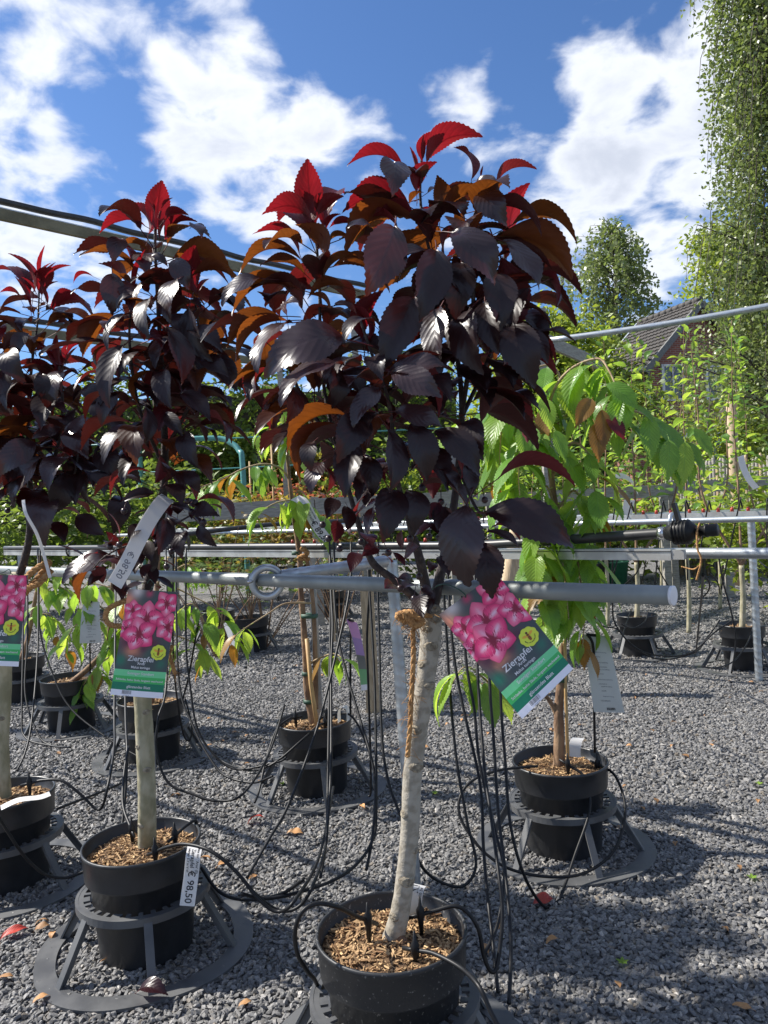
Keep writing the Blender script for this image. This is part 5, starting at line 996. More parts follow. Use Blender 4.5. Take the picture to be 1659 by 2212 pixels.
def flower_card(corners, label, tie=None, bow=.004, cut=False):
    s = Sheet(*corners, bow=bow); cen = s(.5, .5); t = thing('flower_card', s(.5, 1.0), label, 'plant card', 'flower cards of the crab apples')
    j = random.Random(4); front = 1 if s.n.dot(V((0, 0, CAM_H)) - cen) > 0 else -1; s.n = s.n * front; s.bow = bow
    g = join(s.grid(0, 1, 0, 1, 8, 16, 0), s.grid(0, 1, 0, 1, 8, 16, -.0008)); mk('sheet', *g, MT['card_back'], t)
    blobs = [(.15, .70, .28, PEACH), (.35, .50, .25, PEACH), (.30, .42, .16, PEACH), (.05, .9, .16, PEACH), (.62, .43, .16, TEAL), (.1, .33, .14, TEAL), (.85, .32, .12, TEAL), (.5, .45, .14, PLUM), (.15, .50, .16, PLUM), (.68, .50, .16, PLUM), (.05, .6, .14, CRIM), (.2, .985, .14, lin(225, 215, 215)), (.45, .97, .08, lin(190, 60, 100)), (.75, .8, .3, SLATE), (.35, .33, .18, SLATE), (.7, .35, .2, SLATE)]
    vs_, fs = s.grid(0, 1, .245, 1, 30, 46, .0005); col = []
    for jy in range(47):
        for ix in range(31):
            x = ix / 30; y = .245 + .755 * jy / 46; c = np.array(SLATE)
            for (bx, by, br, bc) in blobs:
                d2 = ((x - bx) ** 2 + ((y - by) * s.asp) ** 2) / br ** 2; wgt = math.exp(-d2 * 1.6); c = c * (1 - wgt) + np.array(bc) * wgt
            col.append(c)
    mk('picture', vs_, fs, MT['print'], t, col=col)
    for (y0, y1, c) in ((.185, .245, (116, 212, 150)), (.125, .185, (64, 184, 96)), (.055, .125, (6, 124, 92)), (0, .055, (236, 236, 246))):
        v2, f2 = s.grid(0, 1, y0, y1, 8, 1, .0005); mk('band', v2, f2, MT['print'], t, col=[lin(*c)] * len(v2))
    fl = [(.17, .80, .23, .4), (.10, .62, .24, 1.2), (.47, .73, .34, .25), (.82, .885, .26, .9), (.90, .665, .29, .1), (.37, .585, .36, .6)]
    for fi, (cx_, cy_, r, a0) in enumerate(fl):
        vs_ = []; fs = []; col = []; lift = .0008 + fi * .00035
        for k in range(5):
            a = a0 + 6.2832 * k / 5 + j.uniform(-.12, .12); ca, sa = math.cos(a), math.sin(a); ln_ = r * j.uniform(.9, 1.08); o0 = len(vs_); nr, ns = 8, 7
            for i in range(nr + 1):
                q = i / nr; w_ = .46 * r * math.sin(math.pi * min(.999, q ** .8 * .93 + .04)) ** .75
                for m_ in range(ns):
                    sd_ = -1 + 2 * m_ / (ns - 1); lx = q * ln_ - .04 * r * abs(sd_) * q; ly = sd_ * w_
                    x = cx_ + (lx * ca - ly * sa); y = cy_ + (lx * sa + ly * ca) / s.asp; cl = x < .0 or x > 1. or y > 1.; vs_.append(s(min(1, max(0, x)), min(1, y), lift))
                    base = np.array(PINK) * (1 - q) + np.array(ROSE if k % 2 else PINK) * q; eg = max(abs(sd_) ** 4, max(0., q - .8) * 5 * .6) * .7; base = base * (1 - eg) + np.array(lin(176, 18, 84)) * eg
                    st = math.exp(-(sd_ / (.10 + .30 * q)) ** 2) * max(0, math.sin(math.pi * min(1, max(0, (q - .15) / .62)))) ** .8 * (.85 if k != 1 else .5); c = base * (1 - st) + np.array(PALE) * st
                    if q < .14: c = np.array(CRIM)
                    col.append(c)
            for i in range(nr):
                for m_ in range(ns - 1): a_ = o0 + i * ns + m_; fs.append((a_, a_ + ns, a_ + ns + 1, a_ + 1))
        mk('printed_blossom', vs_, fs, MT['print'], t, col=col)
        vs_ = []; fs = []
        for k in range(9):
            a = 6.2832 * k / 9; o0 = len(vs_); d = (math.cos(a), math.sin(a)); rr = r * .24
            for (x, y) in ((-.02 * d[1], .02 * d[0]), (d[0] - .04 * d[1], d[1] + .04 * d[0]), (d[0] + .04 * d[1], d[1] - .04 * d[0]), (.02 * d[1], -.02 * d[0])): vs_.append(s(min(1, max(0, cx_ + x * rr)), min(1, cy_ + y * rr / s.asp), lift + .0003))
            fs.append((o0, o0 + 1, o0 + 2, o0 + 3))
        mk('printed_stamens', vs_, fs, MT['print'], t, col=[CRIM] * len(vs_))
    # yellow bee badge
    bx, by, br = .80, .425, .145; vs_ = [s(bx, by, .0036)]; n = 48
    for k in range(n): a = 6.2832 * k / n; r = br * (1 + .10 * abs(math.sin(a * 4.5))) * .93; vs_.append(s(min(1., bx + r * math.cos(a)), by + r * math.sin(a) / s.asp, .0036))
    bd = mk('bee_badge', vs_, [(0, 1 + k, 1 + (k + 1) % n) for k in range(n)], MT['print'], t, col=[lin(222, 232, 70)] * len(vs_))
    def disc(x, y, rx, ry, ang, c, lift):
        v_ = [s(bx + (x + rx * math.cos(a) * math.cos(ang) - ry * math.sin(a) * math.sin(ang)) * br, by + (y + rx * math.cos(a) * math.sin(ang) + ry * math.sin(a) * math.cos(ang)) * br / s.asp, lift) for a in [6.2832 * k / 18 for k in range(18)]]
        return v_, [tuple(range(18))], [lin(*c)] * 18
    av = []; af = []; ac = []
    for d in ((-.33, .22, .30, .13, -.35, (236, 176, 60), .0039), (.33, .22, .30, .13, .35, (236, 176, 60), .0039), (0, .46, .12, .12, 0, (90, 50, 20), .0042), (0, .22, .13, .14, 0, (120, 70, 20), .0042), (0, -.14, .17, .30, 0, (206, 130, 40), .0042), (0, -.02, .16, .045, 0, (50, 25, 15), .0045), (0, -.16, .16, .045, 0, (50, 25, 15), .0045), (0, -.30, .12, .04, 0, (50, 25, 15), .0045)):
        v_, f_, c_ = disc(*d); o0 = len(av); av += v_; af += [tuple(i + o0 for i in q) for q in f_]; ac += c_
    mk('bee', av, af, MT['print'], bd, False, col=ac)
    gs = []; w_ = 'Bienen- und insektenfreundlich'
    for k, ch in enumerate(w_):
        if ch == ' ': continue
        a = R(196) + R(148) * k / (len(w_) - 1); v_, f_, _w = text2d(ch); ca, sa = math.cos(a + math.pi / 2), math.sin(a + math.pi / 2); gs.append(([s(bx + (.66 * math.cos(a)) * br + (px * ca - py * sa) * .026, by + ((.66 * math.sin(a)) * br + (px * sa + py * ca) * .026) / s.asp, .0042) for px, py in v_], f_))
    mk('badge_text', *join(*gs), MT['ink'], bd, False)
    for (st, x, y, h, mw, nm) in (('Zierapfel', .48, .330, .15, .5, 0), ("'Aros'", .50, .298, .07, .3, 0), ('Malus toringo', .50, .262, .066, .42, 0), ('Sonniger Standort', .52, .204, .07, .55, 0), ('Schlanke, hohe Säule, langsam wachsend', .51, .144, .07, .9, 0), ('glänzendes Blatt', .52, .078, .07, .55, 0)):
        mk('lettering', *s.text(st, x, y, h, .0012, maxw=mw), MT['white_ink'], t, False)
    gs = []; x = .22
    while x < .40: w_ = random.choice((.004, .008, .012)); gs.append(s.grid(x, x + w_, .018, .052, 1, 1, .0011)); x += w_ + random.choice((.005, .008))
    gs.append(s.text('4 012345 678', .31, .004, .018, .0011)); mk('barcode', *join(*gs), MT['ink_grey'], t, False)
    if tie: mk('wire_tie', *tube(crom([s(.45, .985), s(.47, 1.01, .004)] + tie, 6), .0016, 6), MT['wire_green'], t)
    return t
flower_card((P(1128, 1553, 1.72), P(1238, 1445, 1.72), P(1072, 1238, 1.78), P(948, 1328, 1.80)), 'flower card tilted aslant beside the scarred pale trunk, captioned Zierapfel', [P(985, 1270, 1.80), P(960, 1262, 1.83), P(940, 1268, 1.865), P(925, 1285, 1.885)])
flower_card((P(238, 1500, 2.40), P(351, 1509, 2.40), P(385, 1279, 2.42), P(277, 1272, 2.42)), 'flower card hanging nearly upright before the olive-grey trunk of the tall slim crab apple', [P(332, 1262, 2.43), P(325, 1252, 2.46), P(318, 1260, 2.47)])
flower_card((P(-78, 1434, 2.98), P(40, 1440, 2.98), P(60, 1243, 3.0), P(-50, 1240, 3.0)), 'flower card cut by the picture edge, hanging on the leftmost crab apple', [P(10, 1235, 3.02), P(20, 1230, 3.06), P(24, 1240, 3.10)])
def strip(name, pts, wd, side, label, cat='price tag', mat='paper', texts=(), thick=.0005, parent=None):
    """paper strip along pts (world), width along `side`; texts: (string, position 0..1, height, angle 0|1)"""
    name = {'tag': 'paper_tag', 'paper': 'paper_sheet', 'ribbon': 'paper_ribbon'}.get(cat, name)
    pp = crom(pts, 8); side = V(side).normalized(); vs_ = []; fs = []
    for p in pp: vs_ += [p - side * wd / 2, p + side * wd / 2]
    fs = [(2 * i, 2 * i + 1, 2 * i + 3, 2 * i + 2) for i in range(len(pp) - 1)]
    n = (pp[len(pp) // 2 + 1] - pp[len(pp) // 2]).cross(side).normalized(); n = n if n.dot(V((0, 0, CAM_H)) - pp[0]) > 0 else -n
    o2 = len(vs_); vs_ += [v - n * thick for v in vs_]; fs += [tuple(i + o2 for i in f)[::-1] for f in fs]
    t = thing(name, pp[0], label, cat); sh = mk('paper', vs_, fs, MT[mat], t)
    ln = [0.]
    for i in range(1, len(pp)): ln.append(ln[-1] + (pp[i] - pp[i - 1]).length)
    for (s_, f0, h, off, mir) in texts:
        tv, tf, tw_ = text2d(s_); out = []
        for (x, y) in tv:
            d = min(max(f0 * ln[-1] + x * h, 0), ln[-1] * .999); i = max(k for k in range(len(ln)) if ln[k] <= d); i = min(i, len(pp) - 2); q = (d - ln[i]) / max(1e-6, ln[i + 1] - ln[i])
            out.append(pp[i].lerp(pp[i + 1], q) + side * ((y - .33) * h * mir + off * wd) + n * (.0008 if mir > 0 or True else 0))
        mk('lettering', out, tf, MT['ink'] if mir > 0 else MT['ink_grey'], t, False)
    return t
IMG = lambda u0, v0, u1, v1, d: (P(u1, v1, d) - P(u0, v0, d)).normalized()
# price strip over the rim of the left pot (d = 2.38)
strip('price_strip', [P(408, 1832, 2.46), P(420, 1829, 2.43), P(417, 1850, 2.385), P(413, 1890, 2.38), P(404, 1957, 2.36)], .046, IMG(400, 1900, 440, 1903, 2.4), 'white price strip reading 98,50 euros over the rim of a black pot', texts=(('€ 98,50', .77, .030, .02, 1), ('Zierapfel', .40, .018, .0, 1), ("Malus tor. 'Aros' (5)", .42, .011, .33, 1), ('Lieferbar 5-7 m V-VI', .42, .010, -.30, 1)))
strip('price_strip', [P(363, 1075, 2.40), P(350, 1085, 2.36), P(325, 1120, 2.34), P(300, 1165, 2.32), P(275, 1215, 2.31), P(247, 1263, 2.30)], .048, IMG(231, 1250, 263, 1270, 2.3), 'white price strip seen from behind, slanting below the tall slim crown', texts=(('€ 98,50', .80, .028, 0, -1),))
strip('price_strip', [P(900, 1985, 1.99), P(893, 1945, 1.99), P(900, 1912, 2.0), P(912, 1915, 2.06)], .046, IMG(885, 1940, 920, 1948, 2.0), 'white tag curled inside the rim of the dust-speckled pot', 'tag', texts=(('20 20 24 50 24', .34, .010, .35, 1), ('Zi', .5, .026, .0, 1), ('Malus', .5, .014, -.34, 1)))
strip('price_strip', [P(637, 1075, 3.80), P(655, 1085, 3.78), P(672, 1115, 3.76), P(690, 1145, 3.75), P(708, 1168, 3.75)], .050, IMG(655, 1125, 680, 1112, 3.8), 'white price strip reading 89,50 euros on the twin-stemmed cherry', texts=(('€ 89,50', .80, .040, -.1, 1), ('Hängekirsche', .42, .020, -.05, 1), ('Prunus serrulata', .42, .012, .30, 1)))
strip('price_strip', [P(1241, 1635, 3.16), P(1242, 1608, 3.17), P(1250, 1594, 3.2), P(1256, 1600, 3.24)], .05, IMG(1230, 1610, 1250, 1612, 3.1), 'white tag in the soil beside the cane of the large hanging cherry', 'tag')
strip('price_strip', [P(733, 1560, 3.80), P(733, 1535, 3.80), P(742, 1526, 3.82), P(751, 1532, 3.84), P(752, 1558, 3.85)], .045, V((.3, 1, 0)), 'white tag bent over the rim of the twin-stemmed cherry pot', 'tag')
strip('price_strip', [P(2, 1745, 2.82), P(40, 1728, 2.83), P(85, 1722, 2.87), P(108, 1714, 2.93)], .07, (P(10, 1700, 3.1) - P(20, 1745, 2.8)), 'white paper lying curled on the soil of the leftmost pot', 'paper')
strip('price_strip', [P(1600, 985, 5.8), P(1606, 1010, 5.79), P(1618, 1035, 5.78), P(1634, 1055, 5.78)], .05, IMG(1600, 1020, 1620, 1012, 5.8), 'white tag hanging in the apple tree before the paling fence', 'tag')
strip('price_strip', [P(1352, 1128, 6.5), P(1356, 1100, 6.5), P(1360, 1080, 6.5)], .09, IMG(1340, 1100, 1370, 1102, 6.5), 'broad white tag on the slim apple tree under the hose valve', 'tag')
strip('price_strip', [P(1330, 1030, 7.0), P(1345, 1028, 7.0), P(1365, 1040, 7.0), P(1378, 1065, 7.0)], .05, V((0, .3, 1)), 'white ribbon tag looped on a twig behind the hanging cherry', 'tag')
strip('price_strip', [P(990, 930, 1.98), P(985, 955, 1.97), P(975, 1000, 1.96), P(965, 1045, 1.95)], .05, IMG(960, 960, 1000, 968, 1.9), 'white paper strip half hidden inside the centre crown', 'tag')
strip('price_strip', [P(50, 1080, 2.75), P(56, 1110, 2.73), P(78, 1150, 2.73), P(92, 1190, 2.74), P(108, 1248, 2.74)], .012, IMG(40, 1100, 60, 1095, 2.8), 'thin curled white ribbon on the leftmost crab apple', 'ribbon')
strip('price_strip', [P(487, 1345, 6.4), P(497, 1372, 6.35), P(506, 1402, 6.3)], .045, IMG(485, 1370, 505, 1362, 6.4), 'narrow white tag stuck in the low maple pot', 'tag')
# back of a card on a black stake in the cherry pot
def stake_card(corners, stake, label, mat='paper_grey', lines=12, front=None):
    s = Sheet(*corners, bow=.0, bowy=.012); t = thing('stake_card', stake[0], label, 'plant card'); cen = s(.5, .5); s.n = s.n * (1 if s.n.dot(V((0, 0, CAM_H)) - cen) > 0 else -1)
    mk('sheet', *join(s.grid(0, 1, 0, 1, 4, 14, 0), s.grid(0, 1, 0, 1, 4, 14, -.0008)), MT[mat], t); mk('stake', *tube(crom(stake, 6), .0055, 8), MT['rubber'], t)
    mk('clip', *tube([s(.15, 1.0, .004), s(.55, 1.0, .004)], .006, 8), MT['rubber'], t)
    if front:
        for (y0, y1, c) in front: v2, f2 = s.grid(0, 1, y0, y1, 2, 2, .0006); mk('band', v2, f2, MT['print'], t, col=[lin(*c)] * len(v2))
    else:
        gs = []; ws = ['ANGEBOTEN', 'Prunus serrulata', 'BLÜTE', 'Weiß-rosa gefüllt', 'STANDORT', 'Sonnig bis halbschattig', 'WUCHS', 'Hängend bis 2,50 m', 'EIGNUNG / BRAUCH', 'Ziergehölz, Garten', 'PFLEGE', 'Rückschnitt möglich']
        for k in range(lines): gs.append(s.text(ws[k % 12], .45 + .12 * (k % 2), .16 + k * .055 + .02 * (k // 2 % 2), .055, .0008, math.pi, .6))
        mk('lettering', *join(*gs), MT['ink_grey'], t, False); gs = []; x = .45
        while x < .72: w_ = random.choice((.006, .012, .018)); gs.append(s.grid(x, x + w_, .03, .065, 1, 1, .0008)); x += w_ + .01
        mk('barcode', *join(*gs), MT['ink'], t, False)
    return t
dcb = dc
stake_card((P(1283, 1538, dcb - .05), P(1349, 1540, dcb - .07), P(1313, 1374, dcb - .05), P(1258, 1370, dcb - .03)), [P(1285, 1625, dcb + .0), P(1283, 1500, dcb - .02), P(1282, 1400, dcb - .055), P(1270, 1372, dcb - .05)], 'pale back of a plant card on a black stake in the cherry pot')
d3 = DEPTH(POTS['mid'] + UP * .3)
stake_card((P(780, 1492, d3 - .3), P(794, 1490, d3 - .05), P(771, 1345, d3 - .1), P(748, 1338, d3 - .3)), [P(757, 1548, d3 - .02), P(757, 1450, d3 - .06), P(757, 1360, d3 - .12), P(752, 1338, d3 - .18)], 'flower card seen edge-on on a stake in the twin-stemmed cherry pot', front=((0, .08, (236, 236, 246)), (.08, .3, (40, 160, 90)), (.3, .5, (50, 70, 80)), (.5, .75, (150, 110, 180)), (.75, 1, (200, 130, 190))))
db = DEPTH(POTS['back_b'] + UP * .3)
stake_card((P(172, 1390, db - .2), P(220, 1388, db - .2), P(215, 1300, db - .18), P(180, 1300, db - .18)), [P(195, 1455, db - .02), P(194, 1380, db - .1), P(193, 1320, db - .17), P(188, 1300, db - .17)], 'grey back of a card on a stake in the small low cherry pot')
# coir rope
def rope(name, pts, r, label, fibres=60, cat='rope', spread=.02):
    pp = crom(pts, 14); fr = frames(pp); t = thing(name, pp[0], label, cat); gs = []
    for s in range(3):
        q = [p + n * math.cos(i * .55 + s * 2.094) * r * .55 + b_ * math.sin(i * .55 + s * 2.094) * r * .55 for i, (p, (_t, n, b_)) in enumerate(zip(pp, fr))]; gs.append(tube(q, r * .62, 6))
    for k, g in enumerate(gs): mk('strand', *g, MT['coir'], t)
    fs = []
    for k in range(fibres):
        p = random.choice(pp); d = V((random.gauss(0, 1), random.gauss(0, 1), random.gauss(-.4, 1))).normalized(); l = random.uniform(.3, 1.) * spread; fs.append(tube([p, p + d * l * .5 + V((0, 0, random.uniform(-.004, .004))), p + d * l - V((0, 0, l * .2))], .0006, 3, False))
    x = mk('fibres', *join(*fs), MT['coir'], t); x['kind'] = 'stuff'; return t
rope('coir_rope', [P(945, 1325, 1.93), P(925, 1330, 1.885), P(895, 1325, 1.885), P(880, 1335, 1.88), P(893, 1345, 1.87), P(905, 1335, 1.875), P(893, 1360, 1.88), P(893, 1420, 1.885), P(889, 1500, 1.885), P(885, 1580, 1.885), P(880, 1635, 1.885)], .0058, 'frayed coir rope hanging down along the scarred pale trunk', 150, spread=.045)
rope('coir_rope', [P(880, 1342, 1.88), P(860, 1330, 1.87), P(890, 1325, 1.865), P(910, 1342, 1.87), P(895, 1350, 1.865), P(880, 1330, 1.865)], .009, 'knot of frayed coir tying the centre crab apple to the pipe', 90, spread=.03)
rope('coir_rope', [P(300, 1290, 2.46), P(265, 1300, 2.44), P(235, 1315, 2.43), P(228, 1335, 2.43), P(240, 1350, 2.43), P(265, 1352, 2.44), P(290, 1345, 2.45)], .008, 'loop of frayed coir sticking out left of the upright flower card', 70, spread=.035)
rope('coir_rope', [P(372, 1395, 2.47), P(366, 1415, 2.46), P(374, 1440, 2.46), P(378, 1455, 2.46)], .006, 'frayed coir end right of the upright flower card', 50, spread=.04)
rope('coir_rope', [P(50, 1285, 3.12), P(85, 1245, 3.08), P(105, 1215, 3.05), P(70, 1235, 3.04), P(45, 1265, 3.06), P(80, 1262, 3.03), P(110, 1232, 3.05)], .012, 'thick coir tie wrapped round the pipe at the leftmost crab apple', 110, spread=.05)
rope('coir_rope', [P(650, 1185, 3.84), P(665, 1195, 3.84), P(645, 1205, 3.86), P(668, 1208, 3.86)], .010, 'coir tie behind the channel rail at the twin-stemmed cherry', 50, spread=.04)

# ------------------------------------------------------------------ drip tubes
def onray(u, v, d, r):
    p = P(u, v, d)
    return p if p.z > r else G(u, v, r)
def drip(pts, d0, d1, r=.0054, emit=None, label=None, group='drip tubes hanging from the hose', mids=None):
    """pts in the measuring frame; depth runs from d0 to d1 along the tube, or follows mids = [(fraction, depth)]"""
    ls = [0.]
    for a, b_ in zip(pts, pts[1:]): ls.append(ls[-1] + math.hypot(b_[0] - a[0], b_[1] - a[1]))
    ks = [(0., d0)] + list(mids or ()) + [(1., d1)]; out = []
    for (u, v), l in zip(pts, ls):
        f = l / ls[-1]
        for (f0, e0_), (f1, e1_) in zip(ks, ks[1:]):
            if f0 <= f <= f1: dd = e0_ + (e1_ - e0_) * (f - f0) / max(1e-6, f1 - f0); break
        out.append(onray(u, v, dd, r))
    pp = crom(out, 8); pp = [V((p.x, p.y, max(p.z, r * .9))) for p in pp]
    t = thing('drip_tube', pp[-1] if pp[-1].z < pp[0].z else pp[0], label or 'thin black drip tube hanging from the rail hose towards the pots', 'tube', group)
    mk('tube', *tube(pp, r, 8), MT['rubber'], t)
    if emit is not None:
        e = pp[0 if emit == 0 else -1]; nx = pp[1 if emit == 0 else -2]; d = (e - nx).normalized()
        sk = mk('emitter', *tube([e + d * .012 - UP * .06, e + d * .012 - UP * .014, e + d * .012 - UP * .006, e + d * .012 + UP * .014, e + d * .012 + UP * .024, e + d * .012 + UP * .046], [.004, .008, .011, .011, .005, .0025], 8), MT['rubber'], t)
        mk('nozzle', *tube([e, e + d * .05], [.006, .005], 8), MT['rubber'], sk)
    return t
Z8 = lambda pts: [(576 + x * .3637, 1755.5 + y * .3637) for x, y in pts]
Z5 = lambda pts: [(x * .3637, 1207 + y * .3637) for x, y in pts]
Z6 = lambda pts: [(x * .3637, 1590.8 + y * .3637) for x, y in pts]
Z7 = lambda pts: [(493.7 + x * .3307, 1152 + y * .3307) for x, y in pts]
ZR = lambda pts: [(905.2 + x * .3967, 1152 + y * .3967) for x, y in pts]
EM = 'drip tube with emitter in '
# front pot
drip(Z8([(585, 635), (520, 610), (420, 560), (300, 540), (210, 590), (170, 700), (180, 830), (240, 940), (290, 1000), (330, 1100)]), 1.93, 2.05, emit=0, label=EM + 'the dust-speckled pot, looping to its left', mids=[(.2, 1.86), (.5, 1.82), (.8, 1.9)])
drip(Z8([(940, 598), (1000, 582), (1120, 555), (1200, 600), (1260, 700), (1290, 850), (1330, 940), (1370, 900), (1400, 600), (1370, 300), (1330, 0), (1290, -300), (1250, -900), (1235, -1550)]), 1.97, 2.85, emit=0, label=EM + 'the dust-speckled pot, rising on the right to the rail', mids=[(.2, 1.95), (.38, 2.05), (.6, 2.4)])
drip(Z8([(905, 820), (1000, 840), (1150, 920), (1260, 1030), (1330, 1180), (1370, 1255), (1400, 1300)]), 1.85, 1.62, emit=0, label=EM + 'the dust-speckled pot, running over its front rim', mids=[(.3, 1.78), (.6, 1.66)])
# loops over the gravel to the left of the front pot
drip(Z8([(385, -1500), (375, -900), (360, 0), (350, 200), (280, 420), (200, 550), (100, 585), (0, 540), (-110, 440)]), 3.7, 2.3, mids=[(.6, 2.9), (.8, 2.3)])
drip(Z8([(600, -1480), (640, -800), (650, 0), (620, 180), (530, 310), (400, 400), (200, 470), (0, 510), (-150, 480)]), 3.45, 2.3, mids=[(.6, 2.8), (.8, 2.4)])
# right group
drip(ZR([(120, 100), (150, 560), (165, 800), (200, 1200), (260, 1560), (310, 1800), (240, 1920), (100, 1890), (0, 1790), (-60, 1600)]), 3.15, 2.6, mids=[(.5, 2.85)])
drip(ZR([(150, 100), (180, 580), (230, 900), (330, 1350), (350, 1700), (370, 1950), (400, 2212), (430, 2500)]), 3.1, 2.1, mids=[(.5, 2.7)])
drip(ZR([(215, 100), (255, 680), (300, 950), (330, 1250), (420, 1640), (465, 1850), (430, 2120), (350, 2300)]), 3.06, 2.2, mids=[(.5, 2.7)])
drip(ZR([(350, 100), (385, 830), (405, 1100), (430, 1500), (470, 1850), (500, 2212), (490, 2560)]), 3.0, 1.95, mids=[(.5, 2.6)])
drip(ZR([(420, 100), (445, 900), (470, 1250), (500, 1600), (580, 1880), (690, 2040), (760, 2000), (850, 1750), (930, 1500), (900, 1330), (825, 1270)]), 2.97, 3.03, emit=1, label=EM + 'the large cherry pot, after hanging in a deep loop', mids=[(.35, 2.75), (.6, 2.55), (.85, 2.88)])
drip(ZR([(645, 1268), (560, 1275), (440, 1290), (310, 1335), (240, 1400), (215, 1480), (230, 1560), (290, 1660), (370, 1750), (500, 1830), (700, 1870), (900, 1850), (1060, 1730), (1120, 1550), (1110, 1420), (1060, 1310), (985, 1265)]), 3.02, 3.10, emit=1, label=EM + 'the large cherry pot, circling the whole pot', mids=[(.15, 2.95), (.5, 2.7), (.8, 2.8)])
# left and middle groups
drip(Z5([(1105, -60), (1105, 500), (1130, 760), (1170, 1000), (1260, 1150), (1400, 1250), (1640, 1210), (1700, 1180)]), 4.2, 3.6, mids=[(.5, 3.9)])
drip(Z5([(985, -60), (990, 700), (940, 950), (930, 1150), (1000, 1330), (1150, 1400), (1300, 1440), (1450, 1390), (1600, 1150), (1690, 870)]), 4.3, 3.75, mids=[(.4, 3.4), (.75, 3.2)])
drip(Z5([(240, -60), (235, 400), (320, 700), (430, 900), (660, 1080), (830, 1180)]), 5.2, 4.3)
drip(Z5([(225, -60), (225, 500), (190, 950), (150, 1150), (100, 1260)]), 5.2, 3.9)
drip(Z5([(690, -60), (680, 850), (680, 1100), (640, 1350), (590, 1490), (480, 1400), (370, 1320), (260, 1315), (190, 1330)]), 4.7, 2.98, emit=1, label=EM + 'the pot with the white paper', mids=[(.5, 3.3), (.7, 2.9)])
drip(Z5([(745, -60), (745, 830), (755, 1150), (735, 1500), (700, 1720)]), 4.6, 2.75, mids=[(.6, 3.1)])
drip(Z5([(1180, 370), (1120, 700), (1100, 780), (1080, 860)]), 4.4, 4.55)
drip(Z5([(140, -60), (140, 350), (130, 900), (150, 1060), (300, 1110), (420, 1120)]), 5.4, 4.2)
drip(Z5([(1030, -60), (1030, 600), (1080, 1000), (1120, 1080), (1140, 1000), (1100, 830)]), 4.3, 4.5)
drip(Z5([(1045, -60), (1060, 700), (1150, 1000), (1250, 1190), (1340, 1290), (1500, 1330), (1620, 1290)]), 4.3, 3.3)
drip(Z5([(160, -60), (165, 420), (150, 800), (230, 1050), (310, 1110)]), 5.4, 4.4)
drip(Z7([(660, 60), (670, 380), (680, 600), (670, 900), (670, 1500), (640, 1980), (600, 2250)]), 3.72, 2.5)
drip(Z7([(690, 60), (690, 390), (720, 700), (780, 950), (870, 1250), (940, 1500), (960, 1700), (940, 1980), (900, 2200)]), 3.7, 2.6)
drip(Z7([(800, 60), (790, 370), (700, 800), (600, 1200), (500, 1500), (380, 1800), (270, 1990), (120, 2250)]), 3.6, 2.45)
drip(Z7([(925, 60), (920, 380), (905, 700), (920, 1200), (930, 1650), (915, 1720)]), 3.5, 3.6)
drip(Z7([(975, 60), (975, 380), (985, 700), (1000, 1300), (1040, 1600), (1110, 1810), (1180, 1960)]), 3.45, 2.75)
drip(Z7([(425, 1205), (390, 1215), (310, 1290), (240, 1500), (200, 1680), (170, 1760)]), 3.86, 3.45, emit=0, label=EM + 'the twin-stemmed cherry pot, running left over the rim', mids=[(.3, 3.75)])
drip(Z7([(620, 1240), (575, 1265), (480, 1350), (300, 1500), (150, 1550), (0, 1510), (-100, 1450)]), 3.82, 4.0, emit=0, label=EM + 'the twin-stemmed cherry pot, sagging to the far left', mids=[(.2, 3.68), (.6, 3.6)])
drip(Z7([(655, 1195), (720, 1180), (790, 1185), (860, 1280), (940, 1500), (955, 1680)]), 3.9, 3.6, emit=0, label=EM + 'the twin-stemmed cherry pot, running right over the rim')
drip(Z6([(935, 680), (1000, 655), (1100, 640), (1250, 680), (1400, 800), (1550, 980), (1659, 1040), (1760, 960), (1900, 700), (1980, 300)]), 2.44, 3.2, emit=0, label=EM + 'the price strip pot, crossing the gravel to the right', mids=[(.2, 2.32), (.6, 2.25)])
drip(Z6([(1050, 580), (1100, 535), (1150, 502), (1168, 515), (1175, 600)]), 2.58, 2.75, emit=0, label=EM + 'the pot with the price strip, bent over the back rim')
drip(Z6([(778, 545), (730, 400), (740, 200), (765, 60)]), 2.62, 3.0, emit=0, label=EM + 'the pot with the price strip, at its back left')
drip(Z6([(1195, 780), (1300, 920), (1450, 970), (1659, 940), (1800, 850)]), 2.6, 2.3)
drip(Z6([(-20, 460), (100, 650), (180, 750), (270, 820), (380, 840), (480, 810), (560, 770)]), 2.75, 2.9, label='black drip tube looping in front of the leftmost pot', group=None)
drip(Z6([(0, 1000), (100, 1010), (340, 430), (600, 330), (740, 270)][2:]), 2.9, 3.3)
